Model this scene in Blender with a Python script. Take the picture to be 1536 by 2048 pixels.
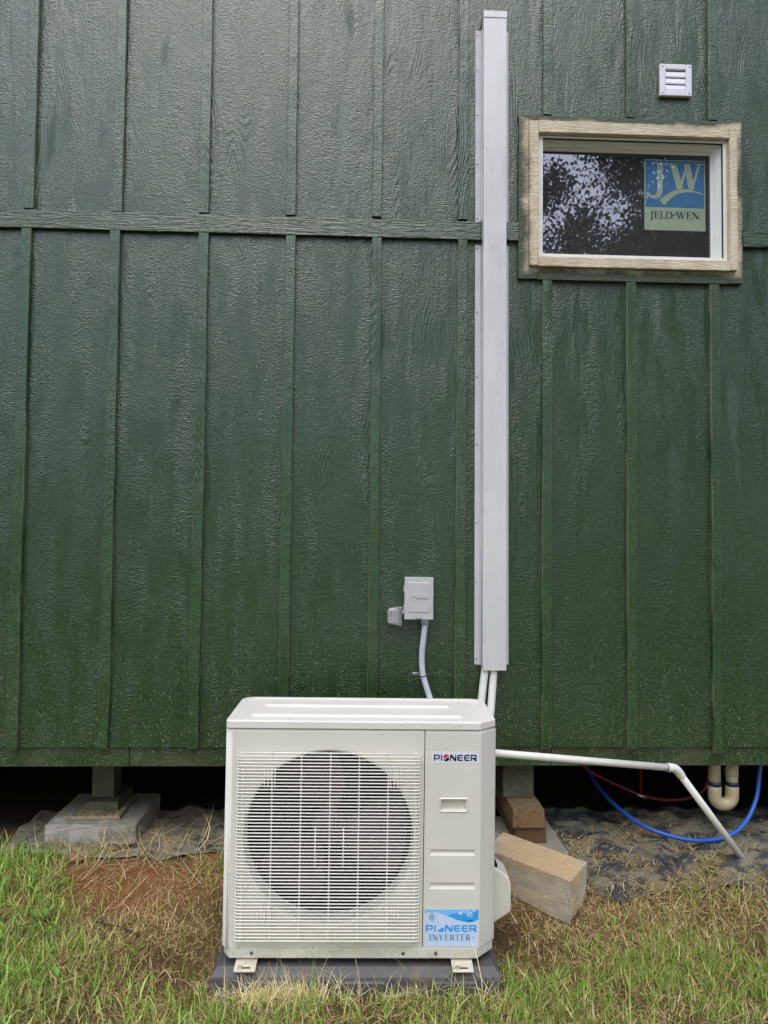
import bpy, bmesh, math, random
import numpy as np
from mathutils import Vector, Matrix, noise as mnoise

for o in list(bpy.data.objects): bpy.data.objects.remove(o)
scene = bpy.context.scene
col = scene.collection
rnd = random.Random(7)

# ------------------------------------------------------------------ camera
CAM = Vector((0.0, -3.2755, 1.541))
PITCH, YAW, ROLL, FPX = 0.0375, 0.0379, 0.0104, 1400.0
fw = Vector((math.sin(YAW)*math.cos(PITCH), math.cos(YAW)*math.cos(PITCH), math.sin(PITCH)))
rt = Vector((math.cos(YAW), -math.sin(YAW), 0)); up = rt.cross(fw)
rt, up = rt*math.cos(ROLL)+up*math.sin(ROLL), up*math.cos(ROLL)-rt*math.sin(ROLL)
cd = bpy.data.cameras.new('camera'); cam = bpy.data.objects.new('camera', cd); col.objects.link(cam)
m3 = Matrix((rt, up, -fw)).transposed()
cam.matrix_world = Matrix.Translation(CAM) @ m3.to_4x4()
cd.sensor_fit = 'VERTICAL'; cd.sensor_height = 36.0; cd.sensor_width = 27.0
cd.lens = FPX/2048*36.0
cd.clip_start = 0.05; cd.clip_end = 400
scene.camera = cam
scene.render.resolution_x, scene.render.resolution_y = 768, 1024

# ------------------------------------------------------------------ sky, sun, exposure
SUN_EL, SUN_AZ = math.radians(60), math.radians(190)      # azimuth from +Y, clockwise: behind the camera
w = bpy.data.worlds.new('World'); scene.world = w; w.use_nodes = True
wt = w.node_tree; wt.nodes.clear()
sky = wt.nodes.new('ShaderNodeTexSky'); sky.sky_type = 'NISHITA'; sky.sun_disc = False
sky.sun_elevation = SUN_EL; sky.sun_rotation = SUN_AZ
sky.air_density = 1.0; sky.dust_density = 1.6; sky.ozone_density = 1.0; sky.altitude = 0
hsv = wt.nodes.new('ShaderNodeHueSaturation'); hsv.inputs['Saturation'].default_value = 0.68
bg = wt.nodes.new('ShaderNodeBackground'); bg.inputs['Strength'].default_value = 0.15
wo = wt.nodes.new('ShaderNodeOutputWorld')
wt.links.new(sky.outputs[0], hsv.inputs['Color']); wt.links.new(hsv.outputs[0], bg.inputs['Color']); wt.links.new(bg.outputs[0], wo.inputs[0])
sl = bpy.data.lights.new('sun', 'SUN'); sl.energy = 0.75; sl.angle = math.radians(48); sl.color = (1.0, 0.985, 0.96)
so = bpy.data.objects.new('sun', sl); col.objects.link(so)
sd = Vector((math.sin(SUN_AZ)*math.cos(SUN_EL), math.cos(SUN_AZ)*math.cos(SUN_EL), math.sin(SUN_EL)))
so.rotation_euler = sd.to_track_quat('Z', 'Y').to_euler(); so.location = (0, -6, 9)
vs = scene.view_settings
vs.view_transform = 'Standard'; vs.look = 'None'; vs.exposure = 0.92; vs.gamma = 1.0; vs.use_curve_mapping = False
scene.cycles.use_denoising = True
scene.cycles.max_bounces = 8; scene.cycles.transparent_max_bounces = 12
scene.cycles.caustics_reflective = False; scene.cycles.caustics_refractive = False

# ------------------------------------------------------------------ material helpers
def lin(r, g, b):
    f = lambda c: (c/255/12.92) if c/255 <= 0.04045 else ((c/255+0.055)/1.055)**2.4
    return (f(r), f(g), f(b), 1.0)

class Mat:
    def __init__(s, name, rough=0.6, spec=0.5, color=(0.5, 0.5, 0.5, 1), metal=0.0):
        s.m = bpy.data.materials.new(name); s.m.use_nodes = True
        s.t = s.m.node_tree; s.b = s.t.nodes['Principled BSDF']
        s.b.inputs['Base Color'].default_value = color
        s.b.inputs['Roughness'].default_value = rough
        s.b.inputs['Specular IOR Level'].default_value = spec
        s.b.inputs['Metallic'].default_value = metal
        s._pos = None
    def link(s, a, b): s.t.links.new(a, b)
    def put(s, inp, v):
        if hasattr(v, 'is_output'): s.link(v, inp)
        else: inp.default_value = v
    def pos(s):
        if s._pos is None: s._pos = s.t.nodes.new('ShaderNodeNewGeometry').outputs['Position']
        return s._pos
    def objco(s): return s.t.nodes.new('ShaderNodeTexCoord').outputs['Object']
    def normal(s): return s.t.nodes.new('ShaderNodeNewGeometry').outputs['True Normal']
    def vmul(s, v, k, off=(0, 0, 0)):
        n = s.t.nodes.new('ShaderNodeVectorMath'); n.operation = 'MULTIPLY_ADD'
        s.put(n.inputs[0], v); n.inputs[1].default_value = k; n.inputs[2].default_value = off
        return n.outputs[0]
    def noise(s, vec, scale=1.0, detail=2.0, rough=0.5, dist=0.0):
        n = s.t.nodes.new('ShaderNodeTexNoise'); s.put(n.inputs['Vector'], vec)
        n.inputs['Scale'].default_value = scale; n.inputs['Detail'].default_value = detail
        n.inputs['Roughness'].default_value = rough; n.inputs['Distortion'].default_value = dist
        return n.outputs['Fac']
    def voronoi(s, vec, scale=1.0, feature='F1', out='Distance'):
        n = s.t.nodes.new('ShaderNodeTexVoronoi'); n.feature = feature; s.put(n.inputs['Vector'], vec)
        n.inputs['Scale'].default_value = scale
        return n.outputs[out]
    def math(s, op, a, b=0.0, c=0.0, clamp=False):
        n = s.t.nodes.new('ShaderNodeMath'); n.operation = op; n.use_clamp = clamp
        s.put(n.inputs[0], a); s.put(n.inputs[1], b); s.put(n.inputs[2], c)
        return n.outputs[0]
    def ramp(s, fac, lo, hi, a=0.0, b=1.0):
        n = s.t.nodes.new('ShaderNodeMapRange'); n.interpolation_type = 'SMOOTHSTEP'
        s.put(n.inputs['Value'], fac); n.inputs['From Min'].default_value = lo; n.inputs['From Max'].default_value = hi
        n.inputs['To Min'].default_value = a; n.inputs['To Max'].default_value = b
        return n.outputs['Result']
    def mix(s, fac, a, b):
        n = s.t.nodes.new('ShaderNodeMix'); n.data_type = 'RGBA'
        s.put(n.inputs[0], fac); s.put(n.inputs[6], a); s.put(n.inputs[7], b)
        return n.outputs[2]
    def sep(s, v):
        n = s.t.nodes.new('ShaderNodeSeparateXYZ'); s.put(n.inputs[0], v); return n.outputs
    def color(s, v): s.put(s.b.inputs['Base Color'], v)
    def rough(s, v): s.put(s.b.inputs['Roughness'], v)
    def bump(s, h, dist=0.002, strength=1.0):
        n = s.t.nodes.new('ShaderNodeBump'); n.inputs['Distance'].default_value = dist; n.inputs['Strength'].default_value = strength
        s.link(h, n.inputs['Height']); s.link(n.outputs[0], s.b.inputs['Normal'])
        if 'Coat Normal' in s.b.inputs: s.link(n.outputs[0], s.b.inputs['Coat Normal'])

PAINT_A, PAINT_B = (0.0145, 0.0430, 0.0095, 1), (0.0205, 0.0510, 0.0135, 1)
def green_paint(name, kind):
    m = Mat(name, rough=0.5, spec=0.08)
    P = m.pos(); xyz = m.sep(P)
    if kind == 'band':
        V = m.vmul(P, (9, 9, 95)); rip = m.noise(V, 1, 3, 0.6, 0.6)
        fine = m.noise(m.vmul(P, (30, 30, 300)), 1, 2)
        h = m.math('ADD', rip, m.math('MULTIPLY', fine, 0.3)); bd = 0.006
    else:
        strip = m.ramp(m.noise(m.vmul(P, (10.5, 0, 0.8), (3.1, 0, 0)), 1, 2), 0.44, 0.56)
        rip = m.noise(m.vmul(P, (40, 40, 98)), 1, 2, 0.5, 0.9)                 # saw-tooth ripples across the grain
        rip2 = m.noise(m.vmul(P, (110, 110, 165), (2, 0, 7)), 1, 2, 0.55, 0.4)
        grain = m.noise(m.vmul(P, (230, 230, 7)), 1, 2)                          # fine vertical grain
        blot = m.noise(m.vmul(P, (75, 75, 34), (9, 0, 4)), 1, 2, 0.6)
        q = m.math('MULTIPLY', m.noise(m.vmul(P, (6.5, 6.5, 1.15), (1.7, 0, 8.2)), 1, 0.6), 230)
        arch = m.math('MULTIPLY_ADD', m.math('SINE', q), 0.5, 0.5)               # cathedral figure
        am = m.ramp(m.noise(m.vmul(P, (7.5, 0, 1.9), (11, 0, 2)), 1, 1), 0.55, 0.65)
        amp = m.ramp(m.noise(m.vmul(P, (13, 13, 3.4), (8, 0, 3)), 1, 2), 0.32, 0.62, 0.35, 1.1)
        ha = m.math('MULTIPLY', m.math('MULTIPLY', rip, 0.72), amp)
        hb0 = m.math('MULTIPLY_ADD', grain, 0.12, m.math('MULTIPLY', blot, 0.45))
        h = m.math('ADD', m.math('MULTIPLY', ha, strip), m.math('MULTIPLY', hb0, m.math('SUBTRACT', 1.0, strip)))
        h = m.math('ADD', h, m.math('MULTIPLY', grain, 0.10))
        h = m.math('ADD', h, m.math('MULTIPLY', m.math('MULTIPLY', rip2, amp), 0.62))
        h = m.math('ADD', h, m.math('MULTIPLY', m.math('MULTIPLY', arch, am), 0.24))
        bd = 0.0048 if kind == 'panel' else 0.0038
    big = m.ramp(m.noise(m.vmul(P, (1.6, 1.6, 1.1)), 1, 3), 0.35, 0.65)
    c = m.mix(big, PAINT_A, PAINT_B)
    tone = m.ramp(m.noise(m.vmul(P, (60, 60, 40)), 1, 3), 0.3, 0.7, 0.8*(1.25 if kind == 'batten' else 1), 1.15*(1.25 if kind == 'batten' else 1))
    n = m.t.nodes.new('ShaderNodeVectorMath'); n.operation = 'SCALE'; m.link(c, n.inputs[0]); m.link(tone, n.inputs['Scale']); c = n.outputs[0]
    # mud splash and dry flecks thrown up by rain, dense near the ground
    zz = xyz[2]
    lowf = m.ramp(zz, 0.48, 2.0, 1.0, 0.0)
    fl = m.noise(m.vmul(P, (120, 120, 80), (0, 0, 5)), 1, 2, 0.6, 1.2)
    thr = m.math('MULTIPLY_ADD', lowf, -0.12, 0.735)
    fleck = m.ramp(m.math('SUBTRACT', fl, thr), 0.0, 0.05)
    fleck = m.math('MULTIPLY', fleck, m.ramp(lowf, 0.0, 0.35))
    c = m.mix(m.math('MULTIPLY', fleck, 0.8), c, (0.22, 0.21, 0.13, 1))
    if kind == 'skirt':
        dust = m.ramp(m.noise(m.vmul(P, (4, 4, 9), (2, 0, 7)), 1, 4), 0.42, 0.68)
        c = m.mix(m.math('MULTIPLY', dust, 0.4), c, (0.12, 0.115, 0.075, 1))
    if kind == 'batten':
        nx = m.math('ABSOLUTE', m.sep(m.normal())[0])
        edge = m.math('MULTIPLY', m.ramp(nx, 0.5, 0.8), m.ramp(m.noise(m.vmul(P, (9, 9, 2.2)), 1, 3), 0.42, 0.55))
        c = m.mix(m.math('MULTIPLY', edge, 0.8), c, (0.19, 0.18, 0.11, 1))
    m.color(c)
    m.rough(m.ramp(m.noise(m.vmul(P, (3, 3, 2.2), (6, 0, 0)), 1, 3), 0.3, 0.7, 0.36, 0.50))
    m.b.inputs['Coat Weight'].default_value = 1.0; m.b.inputs['Coat IOR'].default_value = 1.68
    m.b.inputs['Coat Roughness'].default_value = 0.26
    m.bump(h, bd, 0.85)
    return m.m
M = {}
for k in ('panel', 'batten', 'band', 'skirt'): M['green_'+k] = green_paint('green_paint_'+k, k)

def trim_mat(name):
    m = Mat(name, rough=0.55, spec=0.5); P = m.pos(); x = m.sep(P)
    base = m.mix(m.ramp(m.noise(m.vmul(P, (14, 14, 14)), 1, 4), 0.3, 0.7), lin(196, 178, 150), lin(216, 200, 174))
    base = m.mix(m.ramp(m.noise(m.vmul(P, (90, 90, 140), (1, 0, 0)), 1, 4, .65), 0.60, 0.72, 0, .55), base, lin(150, 128, 98))
    ex = m.math('MULTIPLY', m.math('ABSOLUTE', m.math('SUBTRACT', x[0], 1.300)), 1/.506)
    ez = m.math('MULTIPLY', m.math('ABSOLUTE', m.math('SUBTRACT', x[2], 3.186)), 1/.356)
    e = m.math('MAXIMUM', ex, ez)
    n = m.math('SUBTRACT', m.noise(m.vmul(P, (5.5, 5.5, 5.5), (4.3, 0, 2.2)), 1, 5, 0.65), 0.5)
    g = m.ramp(m.math('ADD', e, m.math('MULTIPLY', n, 0.34)), 0.965, 1.075)
    m.color(m.mix(m.math('MULTIPLY', g, 0.95), base, (0.026, 0.048, 0.022, 1)))
    rip = m.noise(m.vmul(P, (20, 20, 120)), 1, 3, 0.6, 0.8)
    m.bump(rip, 0.006, 0.9); return m.m
M['tan'] = trim_mat('weathered_trim_paint')

def simple(name, c, rough=0.5, spec=0.5, var=0.06, scale=30, bump=0.0, metal=0.0, dirt=None, dirt_lo=0.6):
    m = Mat(name, rough, spec, metal=metal); P = m.pos()
    n = m.noise(m.vmul(P, (scale,)*3), 1, 4)
    a = tuple(x*(1-var) for x in c[:3])+(1,); b = tuple(min(1, x*(1+var)) for x in c[:3])+(1,)
    cc = m.mix(m.ramp(n, 0.3, 0.7), a, b)
    if dirt:
        d = m.ramp(m.noise(m.vmul(P, (scale*0.35,)*3, (7, 3, 1)), 1, 5, 0.65), dirt_lo, dirt_lo+0.14)
        cc = m.mix(m.math('MULTIPLY', d, 0.7), cc, dirt)
    m.color(cc)
    m.rough(m.ramp(n, 0.3, 0.7, max(0.02, rough-0.07), min(1, rough+0.07)))
    if bump: m.bump(n, bump, 0.7)
    return m.m

def ac_paint(name, c):
    m = Mat(name, 0.38, 0.5); P = m.pos(); xyz = m.sep(P)
    cc = m.mix(m.ramp(m.noise(m.vmul(P, (6, 6, 6)), 1, 3), 0.3, 0.7), c, tuple(x*0.965 for x in c[:3])+(1,))
    low = m.ramp(xyz[2], 0.09, 0.22, 1.0, 0.0)
    sp = m.ramp(m.math('ADD', m.noise(m.vmul(P, (120, 120, 90)), 1, 3, 0.6), m.math('MULTIPLY', low, 0.11)), 0.70, 0.76)
    cc = m.mix(m.math('MULTIPLY', sp, m.ramp(low, 0.0, 0.3, 0.0, 0.6)), cc, (0.16, 0.13, 0.08, 1))
    film = m.math('MULTIPLY', m.ramp(m.noise(m.vmul(P, (14, 14, 30)), 1, 4), 0.35, 0.7), m.math('MULTIPLY', low, 0.4))
    cc = m.mix(film, cc, (0.33, 0.31, 0.20, 1))
    m.color(cc); m.rough(m.ramp(m.noise(m.vmul(P, (20, 20, 20)), 1, 3), 0.3, 0.7, 0.3, 0.42))
    m.bump(m.noise(m.vmul(P, (900,)*3), 1, 1), 0.0003, 0.5)
    return m.m
M['ac'] = ac_paint('cream_cabinet_paint', lin(219, 215, 203))
M['ac_lid'] = ac_paint('white_lid_paint', lin(227, 222, 211))
M['grille'] = simple('cream_grille_wire', lin(236, 232, 222), 0.4, 0.5, 0.03)
M['fan'] = simple('grey_fan_plastic', lin(82, 66, 74), 0.45, 0.5, 0.05)
M['dark_inside'] = simple('dark_coil_metal', (0.02, 0.018, 0.02, 1), 0.6, 0.3)
M['seam'] = simple('black_gap', (0.012, 0.012, 0.012, 1), 0.8, 0.1)
M['pad'] = simple('grey_pad_plastic', lin(84, 81, 83), 0.55, 0.4, 0.1, 25, 0.0008, dirt=(0.16, 0.12, 0.08, 1), dirt_lo=0.56)
M['foot'] = simple('dusty_cream_bracket', lin(208, 198, 178), 0.5, 0.4, 0.06, 40, dirt=(0.3, 0.25, 0.17, 1))
M['steel'] = simple('zinc_steel', (0.45, 0.45, 0.46, 1), 0.35, 0.5, 0.1, 60, metal=0.9)
M['screw_dark'] = simple('weathered_screw', (0.12, 0.11, 0.10, 1), 0.5, 0.4, 0.1, 60, metal=0.5)
def alu():
    m = Mat('pale_painted_aluminium', 0.36, 1.0); P = m.pos()
    c = m.mix(m.ramp(m.noise(m.vmul(P, (7, 7, 2.5)), 1, 4), 0.3, 0.7), lin(204, 201, 200), lin(213, 210, 209))
    sm = m.ramp(m.noise(m.vmul(P, (60, 60, 26), (0, 0, 3)), 1, 4, 0.65), 0.63, 0.76)
    c = m.mix(m.math('MULTIPLY', sm, 0.4), c, lin(120, 118, 126))
    m.color(c); m.rough(m.ramp(m.noise(m.vmul(P, (16, 16, 5)), 1, 3), 0.3, 0.7, 0.26, 0.46))
    m.b.inputs['Coat Weight'].default_value = .6; m.b.inputs['Coat Roughness'].default_value = .25
    m.bump(m.noise(m.vmul(P, (11, 11, 2.2)), 1, 2), 0.004, 0.5); return m.m
M['alu'] = alu()
M['alu_flange'] = simple('white_aluminium_flange', lin(205, 204, 208), 0.4, 0.5, 0.03, 12)
M['grey_box'] = simple('grey_enclosure_paint', lin(186, 185, 184), 0.42, 0.5, 0.03, 40)
M['conduit'] = simple('grey_conduit_plastic', lin(196, 199, 210), 0.4, 0.5, 0.04, 40)
M['insul'] = simple('white_line_insulation', lin(224, 222, 216), 0.6, 0.4, 0.04, 60)
M['pvc'] = simple('white_pvc', lin(226, 224, 215), 0.35, 0.5, 0.03, 20, dirt=(0.45, 0.42, 0.34, 1), dirt_lo=0.66)
M['old_pvc'] = simple('yellowed_pvc', lin(176, 165, 132), 0.4, 0.5, 0.06, 20, dirt=(0.25, 0.22, 0.15, 1), dirt_lo=0.62)
M['primer'] = simple('purple_primer', (0.02, 0.015, 0.07, 1), 0.4, 0.5)
M['blue_pex'] = simple('blue_tubing', lin(34, 84, 170), 0.35, 0.5, 0.05, 15)
M['red_pex'] = simple('red_tubing', lin(120, 30, 34), 0.4, 0.5, 0.05, 15)
M['brass'] = simple('crimp_metal', (0.5, 0.45, 0.4, 1), 0.35, 0.5, metal=0.9)
M['white'] = simple('white_vinyl', lin(228, 226, 220), 0.35, 0.5, 0.02, 15)
M['vent_white'] = simple('white_vent_plastic', lin(226, 226, 230), 0.35, 0.5, 0.02, 15)
M['black_hole'] = simple('dark_hole', (0.01, 0.01, 0.01, 1), 0.8, 0.1)
def concrete(name, a, b, stain=None, sscale=3.0):
    m = Mat(name, 0.9, 0.2); P = m.pos()
    n1 = m.noise(m.vmul(P, (180,)*3), 1, 4, 0.7); n2 = m.noise(m.vmul(P, (14,)*3), 1, 4)
    c = m.mix(m.ramp(n2, 0.3, 0.7), a, b)
    c = m.mix(m.ramp(n1, 0.56, 0.68, 0, 0.5), c, tuple(x*0.35 for x in a[:3])+(1,))
    c = m.mix(m.ramp(n1, 0.36, 0.26, 0, 0.45), c, (0.6, 0.58, 0.55, 1))
    if stain:
        nz = m.sep(m.normal())[2]
        s_ = m.ramp(m.math('ADD', m.noise(m.vmul(P, (9, 9, 9)), 1, 4), m.math('MULTIPLY', nz, 0.13)), 0.50, 0.60)
        c = m.mix(m.math('MULTIPLY', s_, 0.75), c, stain)
    m.color(c)
    pits = m.ramp(m.voronoi(m.vmul(P, (110,)*3), 1), 0.0, 0.35)
    m.bump(m.math('ADD', m.math('MULTIPLY', n1, 0.8), m.math('MULTIPLY', pits, 0.8)), 0.008, 0.9); return m.m
M['concrete'] = concrete('tan_stained_concrete', lin(192, 180, 160), lin(214, 202, 180), lin(210, 176, 130))
M['concrete_grey'] = concrete('grey_pad_concrete', lin(164, 158, 150), lin(192, 187, 180), lin(136, 134, 116))
def wood(name, a, b, green=0.0, end_c=(0, 0)):
    m = Mat(name, 0.8, 0.25); P = m.pos(); x = m.sep(P)
    dx = m.math('SUBTRACT', x[0], end_c[0]); dz = m.math('SUBTRACT', x[2], end_c[1])
    r = m.math('SQRT', m.math('ADD', m.math('MULTIPLY', dx, dx), m.math('MULTIPLY', dz, dz)))
    r = m.math('ADD', r, m.math('MULTIPLY', m.noise(m.vmul(P, (26, 6, 26)), 1, 2), 0.012))
    ring = m.math('MULTIPLY_ADD', m.math('SINE', m.math('MULTIPLY', r, 950)), 0.5, 0.5)
    c = m.mix(ring, a, b)
    c = m.mix(m.ramp(m.noise(m.vmul(P, (40, 8, 40)), 1, 4), 0.55, 0.7, 0, 0.5), c, tuple(q*0.3 for q in a[:3])+(1,))
    if green:
        nz = m.sep(m.normal())[2]
        g = m.ramp(m.math('ADD', m.noise(m.vmul(P, (38,)*3), 1, 5, .7), m.math('MULTIPLY', nz, 0.25)), 0.68-green, 0.84-green)
        c = m.mix(m.math('MULTIPLY', g, 0.6), c, (0.05, 0.07, 0.05, 1))
    m.color(c); m.bump(m.math('ADD', ring, m.noise(m.vmul(P, (130,)*3), 1, 3)), 0.0015, 0.7); return m.m
M['wood_up'] = wood('brown_end_grain_lumber', lin(118, 90, 62), lin(150, 118, 84), 0.06, (0.80, 0.34))
M['wood_low'] = wood('dark_end_grain_lumber', lin(96, 70, 50), lin(124, 94, 68), 0.0, (0.81, 0.13))
M['wood_green'] = wood('green_painted_lumber', lin(92, 86, 68), lin(114, 106, 86), 0.30, (0.80, 0.36))
M['wood_shim'] = wood('weathered_shim', lin(140, 122, 92), lin(176, 160, 130), 0.05, (-1.2, 0.9))
M['deck_wood'] = simple('raw_floor_framing', (0.10, 0.075, 0.05, 1), 0.85, 0.2, 0.2, 9)
M['room'] = simple('unlit_interior_wall', (0.12, 0.11, 0.10, 1), 0.9, 0.1)
M['roof'] = simple('grey_roofing', (0.12, 0.12, 0.12, 1), 0.8, 0.2)

def glass(name):
    m = bpy.data.materials.new(name); m.use_nodes = True; t = m.node_tree; t.nodes.clear()
    o = t.nodes.new('ShaderNodeOutputMaterial'); mx = t.nodes.new('ShaderNodeMixShader')
    tr = t.nodes.new('ShaderNodeBsdfTransparent'); tr.inputs[0].default_value = (0.95, 0.98, 0.95, 1)
    gl = t.nodes.new('ShaderNodeBsdfGlossy'); gl.inputs['Roughness'].default_value = 0.012; gl.inputs['Color'].default_value = (1.0, 0.93, 1.0, 1)
    lw = t.nodes.new('ShaderNodeLayerWeight'); lw.inputs[0].default_value = 0.5
    pw = t.nodes.new('ShaderNodeMath'); pw.operation = 'POWER'; pw.inputs[1].default_value = 4.0; t.links.new(lw.outputs['Facing'], pw.inputs[0])
    ad = t.nodes.new('ShaderNodeMath'); ad.operation = 'MULTIPLY_ADD'; ad.inputs[1].default_value = 0.8; ad.inputs[2].default_value = 0.17; t.links.new(pw.outputs[0], ad.inputs[0])
    df = t.nodes.new('ShaderNodeBsdfDiffuse'); df.inputs[0].default_value = (.5, .49, .5, 1); m2 = t.nodes.new('ShaderNodeMixShader'); m2.inputs[0].default_value = .05
    t.links.new(tr.outputs[0], m2.inputs[1]); t.links.new(df.outputs[0], m2.inputs[2])
    t.links.new(ad.outputs[0], mx.inputs[0]); t.links.new(m2.outputs[0], mx.inputs[1]); t.links.new(gl.outputs[0], mx.inputs[2]); t.links.new(mx.outputs[0], o.inputs[0])
    return m
M['pane'] = glass('coated_window_glass')
def clear(name):
    m = bpy.data.materials.new(name); m.use_nodes = True; t = m.node_tree; t.nodes.clear()
    o = t.nodes.new('ShaderNodeOutputMaterial'); mx = t.nodes.new('ShaderNodeMixShader')
    tr = t.nodes.new('ShaderNodeBsdfTransparent'); tr.inputs[0].default_value = (0.92, 0.93, 0.93, 1)
    gl = t.nodes.new('ShaderNodeBsdfGlossy'); gl.inputs['Roughness'].default_value = 0.06
    lw = t.nodes.new('ShaderNodeLayerWeight'); lw.inputs[0].default_value = 0.5
    pw = t.nodes.new('ShaderNodeMath'); pw.operation = 'MULTIPLY_ADD'; pw.inputs[1].default_value = 0.55; pw.inputs[2].default_value = 0.16; t.links.new(lw.outputs['Facing'], pw.inputs[0])
    df = t.nodes.new('ShaderNodeBsdfDiffuse'); df.inputs[0].default_value = (.8, .8, .8, 1); m2 = t.nodes.new('ShaderNodeMixShader'); m2.inputs[0].default_value = .28
    t.links.new(tr.outputs[0], m2.inputs[1]); t.links.new(df.outputs[0], m2.inputs[2])
    t.links.new(pw.outputs[0], mx.inputs[0]); t.links.new(m2.outputs[0], mx.inputs[1]); t.links.new(gl.outputs[0], mx.inputs[2]); t.links.new(mx.outputs[0], o.inputs[0])
    return m
M['clear'] = clear('clear_plastic')
def ink(name, c, rough=0.5): return simple(name, c, rough, 0.5, 0.02, 20)
M['st_blue'] = ink('sticker_blue', lin(52, 146, 226)); M['st_pale'] = ink('sticker_pale_green', lin(226, 234, 214))
M['st_dark'] = ink('sticker_dark_text', lin(30, 48, 58)); M['st_teal'] = ink('sticker_teal', lin(50, 120, 160))
M['bd_white'] = ink('badge_silver_white', lin(222, 222, 234), 0.3); M['bd_navy'] = ink('badge_navy', lin(24, 18, 52), 0.3); M['bd_red'] = ink('badge_red', lin(206, 40, 46), 0.3)
M['lb_pale'] = ink('label_pale_blue', lin(196, 214, 240), 0.3); M['lb_sky'] = ink('label_sky_blue', lin(120, 190, 244), 0.3)
M['lb_blue'] = ink('label_blue', lin(52, 160, 236), 0.3); M['lb_deep'] = ink('label_deep_blue', lin(28, 104, 184), 0.3); M['lb_text'] = ink('label_text_blue', lin(84, 124, 172), 0.3)
M['lb_red'] = ink('warning_print', lin(190, 110, 90), 0.5)

# ------------------------------------------------------------------ mesh helpers
class MB:
    """collects shapes in one bmesh; build() links it as ONE mesh object"""
    def __init__(s): s.bm = bmesh.new(); s.mi = 0
    def _setm(s, faces):
        for f in faces: f.material_index = s.mi
    def poly(s, pts):
        vs_ = [s.bm.verts.new(p) for p in pts]; f = s.bm.faces.new(vs_); f.material_index = s.mi; return f
    def box(s, x0, x1, y0, y1, z0, z1, bev=0.0, seg=2):
        P = [(x, y, z) for x in (x0, x1) for y in (y0, y1) for z in (z0, z1)]
        v = [s.bm.verts.new(p) for p in P]
        F = [(0, 1, 3, 2), (4, 6, 7, 5), (0, 4, 5, 1), (2, 3, 7, 6), (0, 2, 6, 4), (1, 5, 7, 3)]
        fs = [s.bm.faces.new([v[i] for i in f]) for f in F]; s._setm(fs)
        if bev:
            es = list({e for f in fs for e in f.edges})
            r = bmesh.ops.bevel(s.bm, geom=es, offset=bev, segments=seg, affect='EDGES', profile=0.5)
            s._setm(r['faces'])
        return s
    def prism(s, poly, axis, a, b, bev=0.0):
        """poly: 2D points; axis 'x','y','z' extruded from a to b"""
        def P(u, v, t): return {'x': (t, u, v), 'y': (u, t, v), 'z': (u, v, t)}[axis]
        A = [s.bm.verts.new(P(u, v, a)) for u, v in poly]; B = [s.bm.verts.new(P(u, v, b)) for u, v in poly]
        n = len(poly); fs = [s.bm.faces.new(A), s.bm.faces.new(B[::-1])]
        fs += [s.bm.faces.new((A[i], B[i], B[(i+1) % n], A[(i+1) % n])) for i in range(n)]
        s._setm(fs)
        if bev:
            es = list({e for f in fs[:2] for e in f.edges})
            r = bmesh.ops.bevel(s.bm, geom=es, offset=bev, segments=2, affect='EDGES', profile=0.5); s._setm(r['faces'])
        return s
    def tube(s, path, r, n=12, cap=True):
        pts = [Vector(p) for p in path]; rad = r if isinstance(r, (list, tuple)) else [r]*len(pts)
        T = [(pts[min(i+1, len(pts)-1)]-pts[max(i-1, 0)]).normalized() for i in range(len(pts))]
        nrm = T[0].orthogonal().normalized(); rings = []
        for i, p in enumerate(pts):
            nrm = (nrm-T[i]*nrm.dot(T[i])).normalized(); bn = T[i].cross(nrm)
            rings.append([s.bm.verts.new(p+(nrm*math.cos(a)+bn*math.sin(a))*rad[i]) for a in [2*math.pi*k/n for k in range(n)]])
        fs = []
        for a, b in zip(rings, rings[1:]):
            fs += [s.bm.faces.new((a[k], a[(k+1) % n], b[(k+1) % n], b[k])) for k in range(n)]
        for f in fs: f.smooth = True
        if cap: fs += [s.bm.faces.new(rings[0][::-1]), s.bm.faces.new(rings[-1])]
        s._setm(fs); return s
    def disc(s, c, nrm, r, h, n=12):
        c = Vector(c); nrm = Vector(nrm).normalized()
        return s.tube([c, c+nrm*h*0.7, c+nrm*h], [r, r, r*0.7], n)
    def stroke(s, pts, wd, y):
        """flat ribbon in the XZ plane at depth y, widths per point"""
        n = len(pts); wd = wd if isinstance(wd, (list, tuple)) else [wd]*n
        L, R_ = [], []
        for i, (u, v) in enumerate(pts):
            a = Vector(pts[max(i-1, 0)]); b = Vector(pts[min(i+1, n-1)]); d = (b-a).normalized(); q = Vector((-d.y, d.x))*wd[i]*0.5
            L.append(s.bm.verts.new((u+q.x, y, v+q.y))); R_.append(s.bm.verts.new((u-q.x, y, v-q.y)))
        fs = [s.bm.faces.new((L[i], L[i+1], R_[i+1], R_[i])) for i in range(n-1)]
        s._setm(fs); return s
    def flat(s, pts, y): s.poly([(u, y, v) for u, v in pts]); return s
    def build(s, name, mats, parent=None, smooth=False, recalc=True):
        if recalc: bmesh.ops.recalc_face_normals(s.bm, faces=s.bm.faces[:])
        me = bpy.data.meshes.new(name); s.bm.to_mesh(me); s.bm.free()
        for mm in (mats if isinstance(mats, (list, tuple)) else [mats]): me.materials.append(mm)
        if smooth:
            for p in me.polygons: p.use_smooth = True
        return link(name, me, parent)
def link(name, me, parent=None, loc=None):
    o = bpy.data.objects.new(name, me); col.objects.link(o)
    if parent: o.parent = parent
    if loc: o.location = loc
    return o
def tag(o, label=None, cat=None, group=None, kind=None):
    if label: o['label'] = label
    if cat: o['category'] = cat
    if group: o['group'] = group
    if kind: o['kind'] = kind
    return o
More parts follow.
